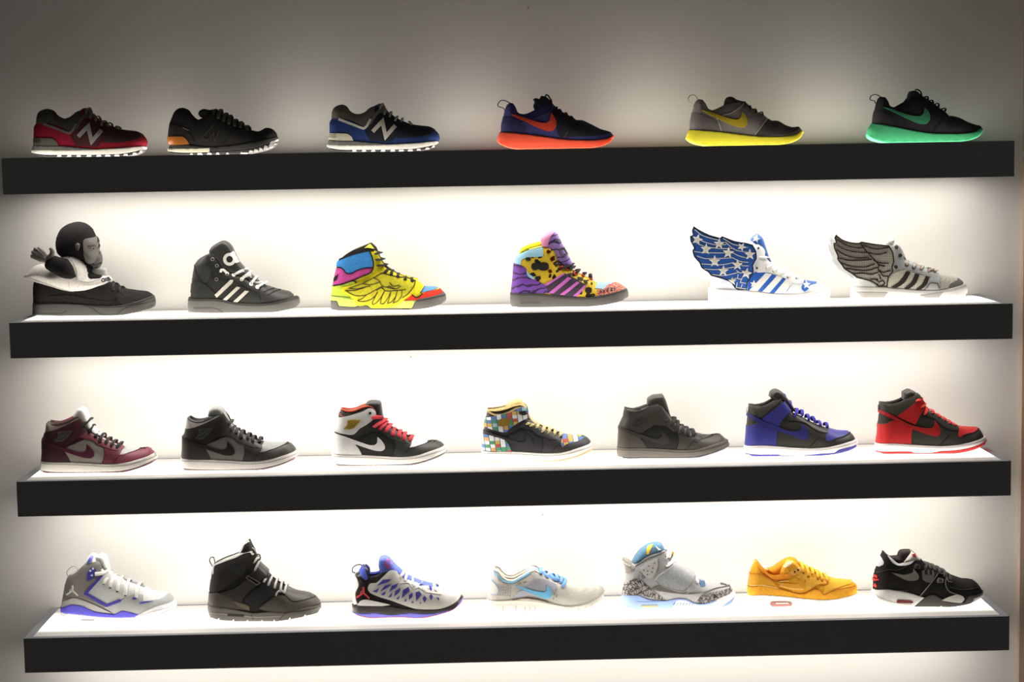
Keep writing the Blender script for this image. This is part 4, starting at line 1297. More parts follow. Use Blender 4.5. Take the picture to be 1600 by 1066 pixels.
def court(label, crop, O, tr, C, tongue, laces, lace_w=3.6, kind='leather', wing=True, lining=None, qkind=None, skip=()):
    """high top with ankle collar, tick mark, mudguard and cupsole. C: colours by part"""
    T = tr
    s = Shoe('high_top_sneaker', label, 2, crop, K22, O[0], O[1], O[2], O[3], O[4], C['stay'], lining or C['trim'], kind=kind, under=C['tongue'])
    s.panel('collar', M(C['collar'], kind), T('200,270 215,240 260,280 340,290 440,262 540,215 600,205 500,265 400,312 300,350 180,388'), 1.0)
    if 'ankle' not in skip:
        s.panel('ankle_panel', M(C['ankle'], kind), T('150,460 182,385 300,350 400,310 520,252 610,200 662,270 700,340 640,380 560,440 450,520 380,542 280,502'), 1.6)
    if wing:
        w = s.panel('winged_badge', M(C['badge'], 'leather'), T('285,482 330,424 328,375 380,368 492,358 452,420 405,462 370,486'), 2.6)
        for p in ('318,468 390,440 470,372', '338,430 430,372', '350,470 420,430', '340,400 400,375'):
            s.line('badge_line', M([int(v * 0.7) for v in C['badge']], 'lace'), T(p), 7, 3.2, parent=w)
    s.panel('quarter', M(C['quarter'], qkind or kind), T('400,585 430,545 520,510 640,455 720,470 780,520 852,545 857,640 832,730 470,720 430,640'), 1.0)
    if 'heel' not in skip:
        s.panel('heel_counter', M(C['heel'], kind), T('143,705 146,600 150,463 250,500 400,556 480,590 420,602 392,602 432,642 474,720 300,714'), 1.8)
    s.panel('side_logo', M(C['tick'], 'leather'), T('158,468 250,505 450,570 560,605 620,605 650,580 655,512 700,550 740,610 742,645 712,670 640,670 520,637 400,595 250,535 155,495'), 2.6, label='curved tick mark')
    s.panel('eyestay', M(C['stay'], kind), T('560,440 640,380 700,340 760,400 850,450 940,490 1042,535 1052,580 1022,650 960,722 836,732 857,640 852,545 780,520 720,470 640,455'), 1.8)
    s.panel('mudguard', M(C['guard'], kind), T('955,727 1030,640 1100,625 1200,597 1350,528 1400,555 1444,612 1300,672 1150,717 1000,737'), 1.8)
    if 'toe' not in skip:
        s.panel('toe_box', M(C['toe'], kind), T('1030,638 1056,560 1045,520 1200,520 1348,522 1290,577 1190,597 1110,622 1070,648'), 1.2)
    sm = [int(v * 0.55) for v in C['stay']]
    for p in ('848,548 858,640 834,728', '960,722 1032,640', '640,458 720,474 780,524 852,550 940,582 1020,590', '1032,640 1070,650 1110,626 1200,599 1350,530', '430,545 540,492 640,455'):
        s.line('seam', M(sm, 'lace'), T(p), 6, 2.2)
    s.line('collar_binding', M(C['trim'], 'leather'), T('208,248 260,284 340,292 440,265 540,215 608,200'), 18, 1.6)
    s.sole('midsole', M(C['sole'], 'rubber'), T('138,705 300,720 500,720 700,730 850,738 1000,737 1150,717 1300,672 1442,610 1453,660 1442,690 1330,747 1180,792 1050,816 800,827 500,832 300,832 140,812'), 3.0)
    s.line('sole_stitch', M([int(v * 0.66) for v in C['sole']], 'lace'), T('142,730 300,740 500,745 700,755 850,766 1000,763 1150,745 1300,704 1444,645'), 6, 3.1)
    s.sole('outsole', M(C['out'], 'rubber'), T('138,808 300,829 500,830 800,826 1050,814 1250,768 1452,668 1450,690 1380,737 1250,787 1100,827 900,840 500,843 330,847 150,829'), 3.4)
    for x in range(300, 1100, 66):
        yb = np.interp(x, [150, 330, 900, 1100], [829, 847, 840, 827])
        s.panel('tread_gap', M([min(255, v + 60) for v in C['out']], 'rubber'), T('%d,%f %d,%f %d,%f' % (x, yb, x + 10, yb - 13, x + 20, yb)), 4.0, both=False, rnd=False, clip=False)
    s.pillow('tongue', M(C['tongue'], kind), tongue, 0.025, 0.6, 0.013)
    s.laces(M(C['lace'], 'lace'), laces, lace_w)
    return s


I = lambda t: P(t)
court('maroon and grey high top with dark laces and white tongue', (45, 620),
      ['140,850 140,740 145,640 152,485 170,460 190,370 210,300 228,290', '228,290 260,310 330,305 420,270 500,225 545,205', '545,205 600,250 640,330 690,400 760,430 850,490 940,530 1030,570',
       '1030,570 1080,590 1200,590 1380,592 1410,630 1440,660 1458,700', '1450,720 1380,770 1250,820 1100,855 900,866 500,870 330,874 155,860'],
      lambda t: aff(t, 0.998, 140, 1.0, 875, 135, 845),
      dict(collar=(164, 148, 136), ankle=(84, 46, 52), badge=(110, 106, 100), quarter=(164, 157, 148), heel=(74, 42, 50), tick=(96, 44, 60), stay=(126, 62, 76), guard=(134, 64, 80), toe=(188, 184, 182),
           trim=(78, 72, 62), sole=(226, 220, 212), out=(120, 84, 88), tongue=(222, 218, 214), lace=(48, 50, 46)),
      '480,250 540,175 570,135 605,122 640,140 690,240 735,330 800,400 860,450 740,430 640,330 560,260',
      '600,355>700,255 680,425>725,330 755,475>775,410 805,530>840,430 872,545>910,475 930,575>975,505 992,592>1045,528', 4.6)
court('black and grey high top with grey winged ankle badge and white sole', (265, 620),
      ['135,812 138,700 145,600 150,460 172,420 186,350 204,250 215,235', '215,235 260,275 340,285 440,255 540,210 610,195', '610,195 650,250 690,330 760,400 850,450 940,490 1030,530',
       '1030,530 1080,524 1200,525 1340,522 1390,550 1425,590 1445,640 1452,670', '1445,690 1380,735 1250,785 1100,825 900,838 500,842 330,845 150,825'], I,
      dict(collar=(176, 172, 166), ankle=(54, 51, 50), badge=(92, 92, 88), quarter=(132, 129, 124), heel=(62, 59, 55), tick=(46, 43, 41), stay=(66, 63, 59), guard=(72, 70, 66), toe=(158, 158, 156),
           trim=(54, 52, 48), sole=(232, 226, 222), out=(150, 128, 126), tongue=(136, 138, 134), lace=(62, 58, 54)),
      '445,215 460,150 500,120 560,116 605,140 645,215 690,300 760,375 830,435 740,420 640,330 560,240', '665,330>705,275 690,385>735,345 752,432>770,372 812,486>825,392 890,502>895,425 945,532>950,455 1015,540>1030,470', 4.6)
C = dict(collar=(60, 58, 55), ankle=(224, 223, 221), badge=(186, 160, 66), quarter=(46, 45, 43), heel=(226, 226, 224), tick=(230, 229, 227), stay=(60, 60, 57), guard=(64, 64, 60), toe=(232, 231, 229),
         trim=(150, 96, 72), sole=(236, 230, 224), out=(120, 108, 104), tongue=(54, 52, 50), lace=(206, 64, 74))
t15 = lambda t: aff(t, 0.972, 148, 1.0, 865, 135, 845)
s = court('white and black high top with red laces and gold wing badge', (500, 610),
          ['148,828 146,720 160,600 165,470 185,400 205,330 220,260 240,226', '240,226 320,245 400,235 480,203 560,190 620,228 640,290', '640,290 700,340 750,390 800,430 880,470 960,520 1030,560',
           '1030,560 1100,568 1200,575 1345,585 1400,620 1425,670 1430,700', '1425,735 1350,785 1200,830 1050,855 800,865 350,862 160,842'], t15, C,
          '525,200 530,142 570,122 640,122 686,135 702,200 716,290 748,380 810,440 700,420 640,310 600,220',
          '620,415>742,335 680,440>755,365 745,470>800,395 825,520>840,440 888,535>912,465 950,575>965,490 1005,578>1045,525', 5.4, lining=(176, 112, 84), wing=False, skip=('ankle',))
s.panel('ankle_panel', M((226, 225, 223), 'leather'), '166,470 186,400 206,332 350,290 490,245 562,212 612,230 640,290 600,340 540,388 450,442 384,505 270,500', 2.6)
s.panel('winged_badge', M((188, 160, 60), 'leather'), '270,442 312,392 310,345 370,338 466,343 422,400 382,436 320,447', 3.6, label='gold winged badge')
for p in ('300,430 370,405 440,355', '318,405 410,352', '330,440 400,405', '322,372 372,350'):
    s.line('badge_line', M((140, 116, 44), 'lace'), p, 7, 4.2)
s.panel('tongue_lining', M((196, 108, 84), 'redprint'), '240,228 320,205 440,165 520,155 520,190 440,220 330,246', 0.6)
s.line('collar_piping', M((176, 70, 48), 'lace'), '240,230 320,248 400,238 480,205 560,190 618,226 640,285', 10, 3.0)
s.draped_cord('lace', M((206, 64, 74), 'lace'), '585,322 640,318 690,310 720,308', 5.0, 5.5)
s.dot('eyelet', M((40, 38, 36), 'metal'), 568, 264, 13, 3.6)

t16 = lambda t: aff(t, 0.957, 135, 0.97, 820, 135, 845)
bl = (58, 56, 58)
C = dict(collar=(66, 64, 66), ankle=bl, badge=(150, 118, 48), quarter=(54, 53, 56), heel=bl, tick=(58, 57, 60), stay=(60, 58, 61), guard=(62, 60, 62), toe=bl, trim=(206, 178, 118), sole=(238, 232, 226), out=(214, 186, 138),
         tongue=(190, 160, 104), lace=(196, 178, 128))
s = court('black high top with multicoloured plaid heel, ankle and toe and tan laces', (735, 610),
          ['135,792 138,690 150,560 155,430 176,330 190,260 205,226', '205,226 300,228 400,208 500,175 580,166 632,198 655,260 645,320', '645,320 720,375 800,422 880,455 960,492 1030,522',
           '1030,522 1090,516 1150,518 1260,518 1320,540 1365,590 1397,640', '1390,680 1320,725 1200,770 1050,803 800,815 400,820 150,798'], t16, C,
          '400,200 430,152 500,118 560,106 605,150 640,200 690,320 760,380 700,380 600,260', '640,385>690,352 680,405>735,370 748,430>770,385 815,475>840,415 880,490>900,432 945,515>965,455 1005,530>1030,488', 4.6, wing=False, lining=(206, 178, 118), skip=('ankle', 'heel', 'toe'))
pl = M((200, 180, 120), 'plaid')
s.panel('ankle_panel', pl, '165,412 190,322 300,290 480,245 600,188 642,215 650,312 560,362 450,432 402,478 280,457', 3.0, label='multicoloured plaid ankle')
s.panel('heel_counter', pl, '143,676 150,490 250,520 392,570 432,612 468,698 300,692', 3.2, label='multicoloured plaid heel')
s.panel('toe_box', pl, '1028,622 1040,520 1150,518 1262,518 1312,540 1200,592 1082,622 1050,652', 2.6, label='multicoloured plaid toe box')
s.panel('badge', M((146, 116, 44), 'leather'), '308,402 340,330 400,320 462,340 442,386 380,412', 4.2, label='bronze badge')
s.panel('eyelet_patch', M((50, 46, 42), 'leather'), '550,240 620,235 640,270 600,285 555,270', 4.0)
s.line('collar_piping', M((214, 184, 122), 'lace'), '206,230 300,232 400,212 500,178 580,168 632,200', 22, 3.2, lift=0.001)
C = dict(collar=(50, 46, 42), ankle=(60, 57, 52), badge=(64, 61, 56), quarter=(36, 35, 34), heel=(66, 63, 57), tick=(52, 50, 47), stay=(64, 62, 57), guard=(70, 67, 61), toe=(44, 42, 40), trim=(58, 55, 50), sole=(98, 93, 86), out=(84, 79, 88),
         tongue=(58, 55, 50), lace=(48, 46, 43))
court('all black high top on a dark grey sole with black laces', (945, 600),
      ['150,820 150,720 155,600 165,470 200,390 225,300 240,278', '240,278 330,300 420,293 520,258 620,226 660,240', '660,240 700,300 760,390 840,470 920,508 1030,570',
       '1030,570 1090,582 1200,582 1310,582 1360,630 1395,670 1407,700', '1395,735 1320,780 1180,825 1050,846 800,852 400,848 170,838'],
      lambda t: aff(t, 0.954, 150, 0.97, 855, 135, 845), C,
      '480,240 490,170 540,135 655,119 682,170 712,260 745,360 810,430 740,400 660,300 560,260', '690,430>715,370 760,480>795,390 812,545>830,430 880,560>880,475 938,588>935,500 1005,600>1000,525', 5.0)


# two-tone high tops with a wide ankle strap
def dunk(label, crop, O, acc, strap, mark, heel, toe, lacec, tongue, laces, heel_line, off):
    s = Shoe('high_top_sneaker', label, 2, crop, K22, O[0], O[1], O[2], O[3], O[4], (56, 54, 49), (46, 43, 38), under=(52, 49, 45))
    A = M(acc, 'leather')
    s.panel('collar', M((62, 60, 54), 'leather'), off[0], 1.0)
    s.panel('heel_counter', A, heel, 1.4)
    s.panel('ankle_strap', A, strap, 2.2)
    s.panel('side_logo', M([int(v * 0.9) for v in acc], 'leather'), mark, 3.2, label='curved tick mark')
    s.panel('toe_box', M([min(255, int(v * 1.05) + 8) for v in acc], 'leather'), toe, 1.4)
    for p in off[1]:
        s.line('seam', M((32, 31, 29), 'lace'), p, 7, 1.4)
    s.sole('midsole', M((234, 226, 224), 'rubber'), off[2], 3.0)
    s.line('sole_stitch', M((170, 162, 160), 'lace'), off[3], 6, 3.1)
    s.sole('outsole', M([min(255, int(v * 1.08) + 14) for v in acc], 'rubber'), off[4], 3.4)
    s.pillow('tongue', M((50, 46, 42), 'leather'), tongue, 0.025, 0.6, 0.013)
    s.laces(M(lacec, 'lace'), laces, 4.2)
    s.line('heel_seam', M((90, 86, 78), 'lace'), heel_line, 6, 1.6)
    return s


s = dunk('purple blue and black high top with white midsole', (1145, 595),
         ['138,822 138,735 148,620 155,500 165,400 185,300 195,280', '195,280 280,295 380,280 460,238 540,190', '540,190 590,245 650,320 690,375 760,405 850,455 950,505 1060,545',
          '1060,545 1100,552 1200,570 1310,578 1360,610 1390,660 1418,710', '1412,742 1350,785 1200,830 1000,855 800,860 300,865 150,850'], (54, 54, 130),
         '325,440 460,340 590,235 640,270 682,322 620,390 560,460 512,542 430,500',
         '165,375 250,415 350,465 520,530 620,570 720,580 770,560 785,500 830,540 858,610 850,655 820,675 760,665 650,620 500,570 330,500 170,410',
         '146,738 150,520 250,500 290,475 400,510 520,560 500,640 496,750 300,740', '1060,682 1060,620 1095,556 1200,570 1332,584 1250,640 1170,660 1090,692', (62, 56, 160),
         '415,185 430,130 490,100 550,125 590,170 650,250 700,330 760,390 660,330 560,225 480,235',
         '600,245>585,165 655,312>650,240 700,412>735,330 780,418>790,345 860,466>855,395 930,492>915,420 990,532>985,468 1068,552>1065,488', '155,500 220,505 290,475',
         ['190,300 195,280 280,297 380,282 460,240 540,192 560,215 470,300 400,360 320,430 250,400 175,370',
          ('560,460 640,455 740,465 830,490 900,540 1000,590 1085,600', '880,750 940,690 985,640', '1060,690 1095,695 1170,664 1250,644 1335,588', '496,745 502,640 520,560'),
          '138,738 300,742 500,750 700,765 900,772 1050,762 1200,737 1390,680 1418,710 1410,730 1200,790 1150,820 1020,830 800,850 540,850 520,842 300,842 138,822',
          '142,752 300,762 500,772 700,786 900,792 1050,784 1200,758 1400,700', '138,820 300,842 520,842 540,850 800,850 1020,830 1150,820 1200,788 1412,725 1412,742 1350,785 1200,830 1000,855 800,860 300,865 150,850'])
s.panel('tongue_patch', M((76, 66, 190), 'leather'), '476,180 500,110 552,135 545,175', 1.0, field=s.pillow('tongue_fold', M((76, 66, 176), 'leather'), '470,190 500,108 556,128 590,180 560,210', 0.02, 0.6, 0.01)[0])
s.cord('pull_loop', M((220, 214, 206), 'lace'), '172,300 156,312 156,350 168,378', 1.6, 0, 4)
s = dunk('red and black high top with white midsole and red outsole', (1350, 595),
         ['135,802 135,710 150,600 155,490 165,400 182,290 190,255', '190,255 280,266 400,250 500,202 600,140', '600,138 642,172 680,232 692,305 760,345 850,402 950,462 1060,520',
          '1060,520 1100,528 1200,530 1300,540 1340,590 1362,640 1388,680', '1384,712 1330,750 1200,800 1050,828 800,834 300,838 145,822'], (184, 38, 38),
         '375,410 500,320 640,205 690,262 692,312 640,392 582,502 480,460',
         '195,345 290,380 400,440 520,500 620,530 720,545 780,535 802,490 800,458 845,510 865,570 860,610 830,635 760,625 650,590 520,537 380,467 190,372',
         '148,705 152,490 250,486 330,455 420,486 562,520 542,600 537,722 300,716', '1075,642 1070,600 1085,528 1200,530 1302,545 1250,590 1160,612 1090,648', (214, 62, 50),
         '440,215 440,130 510,100 560,120 580,160 640,180 690,300 640,240 560,190', '600,230>655,200 650,300>690,262 690,382>710,312 775,372>780,340 855,420>850,390 915,455>912,425 970,490>975,462 1040,520>1030,498', '158,488 260,490 330,458',
         ['188,270 190,256 280,268 400,252 500,204 600,140 640,175 640,200 500,320 380,405 290,372 190,340',
          ('640,420 740,412 800,440 880,510 980,560 1075,570', '860,735 920,680 965,630', '1078,645 1160,614 1250,594 1305,550', '540,720 545,600 565,520'),
          '135,712 300,718 500,728 700,740 900,745 1050,734 1200,708 1365,652 1388,680 1384,690 1280,740 1170,770 1050,790 840,808 760,820 560,820 530,808 300,808 135,795',
          '140,726 300,734 500,746 700,758 900,764 1050,754 1200,728 1370,672', '135,793 300,808 530,808 560,822 800,825 840,806 1050,790 1170,770 1388,684 1384,712 1330,750 1200,800 1050,828 800,834 300,838 145,822'])
s.cord('pull_loop', M((110, 100, 92), 'lace'), '186,268 166,280 166,340 182,362', 1.8, 0, 4)

# ================================================================== ROW 4


def jumper(s, mat, cx, cy, k, field=None, parent=None):
    """leaping figure mark"""
    q = lambda t: [(cx + a * k, cy + b_ * k) for a, b_ in P(t)]
    g = s.line('leaping_figure', mat, q('2,-58 4,-20 2,5'), 17 * k, 2.8, field, parent)
    s.dot('figure_head', mat, cx + 2 * k, cy - 42 * k, 10 * k, 3.0, field, g)
    s.line('figure_leg', mat, q('0,0 -30,24 -64,48'), 15 * k, 2.8, field, g)
    s.line('figure_leg', mat, q('2,0 32,28 62,58'), 15 * k, 2.8, field, g)
    s.line('figure_arm', mat, q('2,-24 -18,-10 -28,8'), 10 * k, 2.8, field, g)
    return g


# ---- white, grey and violet basketball shoe
s = Shoe('basketball_shoe', 'white and grey basketball shoe with violet trim and leaping figure on the heel', 3, (70, 850), K22,
         '185,812 190,740 205,640 225,520 250,420 270,380', '270,380 370,325 440,262 520,222 590,214 630,240 646,300', '646,300 720,335 770,385 860,425 960,465 1060,500 1120,520',
         '1120,520 1200,545 1300,560 1400,570 1450,610 1475,650 1490,710', '1470,752 1380,802 1290,850 1150,868 1000,890 600,890 280,890 200,862', (198, 199, 196), (222, 220, 216), under=(226, 224, 220))
vio = M((74, 66, 162), 'leather')
s.panel('heel_panel', M((136, 131, 126), 'leather'), '203,650 225,520 250,420 270,380 370,325 440,262 520,222 590,214 630,240 646,300 650,370 560,480 455,570 480,612 700,722 660,742 500,672 330,622', 1.2)
s.panel('side_panel', M((206, 208, 206), 'mesh'), '652,378 720,335 860,425 1000,482 1052,560 900,622 710,692 490,570', 1.4)
s.panel('foot_guard', M((166, 168, 166), 'leather'), '700,722 862,650 1010,580 1112,588 1122,660 1300,640 1412,575 1450,610 1475,650 1300,712 1150,762 1070,805 880,772 790,802', 1.8)
s.panel('toe_box', M((228, 226, 220), 'mesh'), '1115,590 1120,520 1200,545 1300,560 1408,572 1300,640 1122,660', 1.0)
s.panel('heel_wedge', M((176, 172, 168), 'leather'), '200,662 330,625 500,675 660,745 790,800 560,770 420,712 300,702 192,738', 1.6)
s.line('violet_bar', vio, '646,372 466,572 710,708 865,648', 30, 3.0, rnd=False)
s.panel('violet_flash', vio, '1076,690 1082,668 1230,662', 2.8, rnd=False)
s.panel('violet_flash', vio, '990,634 1025,606 1052,628 1030,642', 2.8, rnd=False)
s.line('seam', M((96, 92, 90), 'lace'), '200,660 330,622 500,672 660,742 780,798', 6, 2.2)
s.panel('vent', vio, '478,424 490,340 520,285 560,275 580,302 562,390 492,428', 2.2)
for x, y in ((550, 290), (520, 314), (537, 365)):
    s.dot('vent_hole', M((216, 216, 224), 'leather'), x, y, 12, 3.0)
s.sole('midsole_cushion', M((84, 78, 190), 'rubber'), '188,742 300,700 420,712 560,772 800,802 880,767 1070,806 1030,834 800,843 600,834 330,804 188,784', 3.0, label='violet midsole cushion')
s.sole('midsole', M((232, 228, 230), 'rubber'), '186,782 330,802 600,832 800,842 1030,834 1070,806 1150,765 1300,714 1478,650 1490,710 1470,752 1380,802 1290,850 1150,868 1000,890 600,890 280,890 200,862', 3.0)
for p in ('190,808 240,830 270,880 330,866 420,806', '600,838 620,878 980,886 1030,846', '1080,816 1250,770 1485,690', '1290,808 1400,762 1484,724'):
    s.line('sole_groove', M((176, 166, 172), 'rubber'), p, 6, 3.1)
s.line('sole_slot', M((136, 134, 134), 'rubber'), '415,869 565,869', 18, 3.4)
jumper(s, M((226, 220, 212), 'leather'), 316, 538, 1.0)
ft, tg = s.pillow('tongue', M((230, 228, 230), 'leather'), '470,235 490,172 532,124 566,132 610,205 700,292 770,360 860,410 740,385 640,300 560,230', 0.026, 0.6, 0.013)
s.panel('tongue_stripe', M((120, 118, 214), 'leather'), '476,228 532,128 566,134 520,216', 1.4, field=ft, parent=tg)
s.pillow('tongue_flap', M((216, 220, 214), 'leather'), '588,142 650,120 692,140 722,230 735,300 690,280 640,200', 0.022, 0.6, 0.012)
s.laces(M((228, 224, 214), 'lace'), '672,455>745,345 745,497>790,375 828,540>868,398 915,586>948,432 1042,618>1070,470', 4.6)
s.draped_cord('lace', M((228, 224, 214), 'lace'), '570,350 640,348 715,328', 4.6, 4.0)
for x, y in ((673, 462), (746, 504), (827, 546), (916, 590)):
    s.dot('eyelet', M((84, 80, 78), 'metal'), x, y, 13, 2.4)
s.cord('pull_loop', M((160, 156, 152), 'lace'), '268,382 250,330 290,278 340,264 375,300 372,325', 0.9, 0, 2.5)

# ---- black boot-like high top
s = Shoe('boot_sneaker', 'tall black boot sneaker with buckled strap and lugged grey sole', 3, (305, 835), K15,
         '160,915 152,860 150,800 156,660 175,500 190,385 215,342', '215,342 320,302 450,256 540,212 612,195 642,235 656,300', '656,300 720,372 790,432 820,475 900,540 1010,602',
         '1010,602 1100,630 1280,660 1340,700 1380,750 1388,820', '1372,870 1250,910 1050,950 900,970 600,978 400,970 230,950 170,922', (50, 48, 45), (176, 174, 168), kind='suede', under=(44, 42, 42))
s.panel('collar', M((46, 43, 42), 'mesh'), '192,450 225,350 320,306 450,262 540,218 612,200 640,240 650,300 600,380 540,460 420,540 260,640 165,640', 1.0)
s.panel('ankle_pad', M((54, 52, 51), 'mesh'), '370,380 560,330 560,400 520,470 440,440', 1.6)
s.panel('heel_panel', M((82, 78, 71), 'leather'), '150,790 156,662 240,656 420,730 600,800 606,852 400,832', 1.6)
s.panel('heel_flash', M((110, 103, 82), 'leather'), '420,740 600,802 606,846 480,800', 2.4)
s.panel('side_strap', M((62, 60, 55), 'leather'), '270,662 450,600 582,500 692,572 600,642 530,722 520,770 400,720', 2.0)
s.panel('ankle_strap', M((48, 45, 43), 'leather'), '596,470 700,340 800,420 782,470 712,535', 3.0, label='black ankle strap', over=True)
s.line('buckle', M((178, 174, 166), 'metal'), '566,485 590,466 722,545 688,566 566,485', 12, 4.0, rnd=False)
s.panel('mudguard', M((84, 80, 72), 'leather'), '700,832 800,760 900,692 1000,692 1080,757 1180,747 1330,692 1382,762 1250,812 1000,872 840,862', 1.8)
s.panel('toe_box', M((76, 74, 68), 'leather'), '1000,690 1010,602 1100,630 1280,660 1336,694 1180,742 1080,752', 1.2)
s.panel('side_mesh', M((40, 38, 38), 'mesh'), '530,740 640,640 760,540 880,600 890,690 760,780 690,830 620,830', 1.0)
for p in ('1005,690 1080,752 1180,745 1335,694', '880,690 700,830', '900,880 840,862 720,850'):
    s.line('seam', M((40, 38, 36), 'lace'), p, 7, 2.4)
s.sole('midsole', M((98, 94, 88), 'rubber'), '150,788 400,832 640,880 840,864 1000,874 1250,814 1386,778 1388,820 1376,862 1250,905 1228,912 1222,895 1205,920 1080,944 1062,950 1055,925 1040,952 910,970 888,972 882,950 870,972 770,976 750,978 745,955 730,978 610,978 590,978 585,955 570,976 450,972 432,970 428,948 412,968 290,960 272,955 268,936 250,952 170,922 152,870', 3.0, rnd=False)
s.line('midsole_line', M((132, 126, 118), 'rubber'), '160,868 360,892 640,920 960,912', 12, 3.4)
s.line('sole_slot', M((34, 32, 32), 'rubber'), '362,898 545,908', 24, 3.6)
s.line('sole_groove', M((58, 56, 53), 'rubber'), '620,890 650,945', 8, 3.4)
s.line('sole_groove', M((58, 56, 53), 'rubber'), '940,948 1000,885 1380,800', 8, 3.4)
s.line('collar_piping', M((188, 186, 180), 'lace'), '200,450 215,350 320,304 450,258 540,213 612,197 640,236', 20, 2.0, lift=0.001)
ft, tg = s.pillow('tongue', M((46, 43, 43), 'suede'), '450,258 510,190 545,110 602,66 632,130 665,190 700,310 790,432 740,430 640,300', 0.026, 0.6, 0.013)
s.line('tongue_binding', M((186, 184, 178), 'lace'), '455,250 512,188 548,108 600,70', 16, 1.4, field=ft, parent=tg)
gl = M((176, 172, 168), 'lace')
s.laces(gl, '650,325>705,245 660,410>720,290 760,535>800,470 810,575>850,480 880,610>905,515 945,650>960,548 990,668>1010,578', 3.2)
s.draped_cord('lace', gl, '895,690 915,650 950,635 990,668', 2.4, 3.0)
s.cord('lace_loop', gl, '640,250 625,170 635,160 660,180 690,240 700,300', 1.8, -0.014)
s.cord('lace_loop', M((110, 106, 102), 'lace'), '665,240 700,226 722,250 715,290 690,285', 1.8, -0.014)
s.cord('pull_loop', M((74, 68, 64), 'lace'), '192,362 160,300 175,264 205,264 217,310 214,340', 1.3, 0, 4)

# ---- white cage basketball shoe with violet windows
s = Shoe('basketball_shoe', 'white low basketball shoe with violet diamond windows and blue tongue', 3, (530, 850), K22,
         '150,765 156,690 172,560 194,430 182,350 230,310 268,256 298,255', '298,255 335,310 342,375 420,368 500,325 580,296 632,300 680,350', '680,350 740,400 830,430 930,465 1050,495 1130,500',
         '1130,500 1250,515 1340,535 1385,575 1402,622', '1394,665 1300,752 1200,790 1000,842 900,855 700,842 500,847 350,850 220,825 160,792', (44, 42, 43), (72, 80, 180), kind='gloss', under=(84, 92, 190))
cage = s.panel('cage', M((220, 216, 208), 'gloss'), '325,512 350,460 420,450 500,380 580,312 632,312 680,352 740,402 830,432 930,467 1050,497 1130,500 1250,515 1340,535 1385,575 1340,650 1250,710 1150,742 900,748 600,652 440,602 345,555', 1.8, label='glossy white cage')
win = M((80, 74, 170), 'mesh')
for p in ('430,482 500,415 597,405 560,440', '380,547 452,510 432,557', '468,547 520,480 597,460 560,500', '473,582 537,545 512,590', '568,552 600,480 672,453 650,500', '558,612 607,555 592,610', '623,607 640,540 697,503 690,550',
          '648,632 690,590 677,635', '713,622 725,530 790,493 802,540', '738,657 767,620 762,655', '798,642 793,590 832,560 837,600', '823,677 840,650 847,675', '878,655 868,560 910,545 937,580', '913,682 925,660 932,682',
          '970,672 948,625 970,593 997,630', '1047,647 1023,600 1040,578 1067,605', '1132,652 1103,612 1137,622', '905,482 950,455 962,490', '1010,500 1040,487 1057,530 1040,547'):
    s.panel('window', win, p, 2.8, parent=cage, rnd=False, both=False)
s.line('lace_guard', M((240, 236, 230), 'gloss'), '690,450 790,450 850,520 900,500 980,555 1160,582', 9, 3.0, rnd=False)
s.panel('heel_strip', M((222, 218, 214), 'gloss'), '160,695 170,560 192,430 184,360 212,420 226,480 192,560 190,622 212,692', 1.8)
s.panel('inner_heel', M((92, 104, 208), 'suede'), '238,305 266,260 292,295 326,402 300,422 255,380', 1.8, label='blue inner heel pad')
jumper(s, M((206, 76, 72), 'leather'), 275, 562, 1.12)
s.sole('midsole', M((62, 58, 56), 'gloss'), '150,705 300,700 560,712 760,742 900,748 1150,744 1300,690 1392,602 1402,640 1300,745 1200,770 1000,800 800,790 600,815 400,790 158,785', 2.8)
s.panel('sole_flash', M((230, 228, 226), 'gloss'), '212,702 250,650 300,640 440,665 585,697 500,708', 3.4, clip=False)
s.sole('outsole', M((120, 118, 214), 'rubber'), '156,780 300,795 400,788 500,800 600,812 800,788 1000,798 1200,768 1300,742 1396,600 1402,640 1394,665 1300,745 1200,782 1000,832 900,845 700,832 500,838 350,840 220,815', 3.4, label='violet blue outsole')
s.sole('outsole_rim', M((226, 140, 160), 'rubber'), '160,785 220,813 350,838 500,836 700,830 900,843 1000,830 1200,780 1300,743 1398,645 1394,665 1300,752 1200,790 1000,842 900,855 700,842 500,847 350,850 220,825', 4.0, label='pink outsole rim')
ft, tg = s.pillow('tongue', M((108, 124, 216), 'suede'), '468,330 450,225 465,165 512,146 562,166 640,250 720,320 800,380 930,435 1100,480 1125,505 900,500 740,420 640,330 560,330', 0.026, 0.6, 0.014, label='blue tongue')
em = s.panel('emblem', M((196, 96, 160), 'leather'), '510,235 545,175 582,185 598,235 565,262 582,292 560,290 530,265', 1.6, field=ft, parent=tg, label='pink shield emblem')
s.panel('emblem_centre', M((126, 112, 210), 'leather'), '530,240 552,196 575,205 580,235 550,250', 2.4, field=ft, parent=em)
s.laces(M((238, 236, 232), 'lace'), '690,385>735,325 745,440>765,355 850,495>830,410 975,545>930,455 1010,520>1000,475 1100,545>1080,480', 4.0)
s.cord('pull_loop', M((44, 40, 42), 'lace'), '185,338 150,322 160,272 220,242 272,254', 1.2, 0, 4)

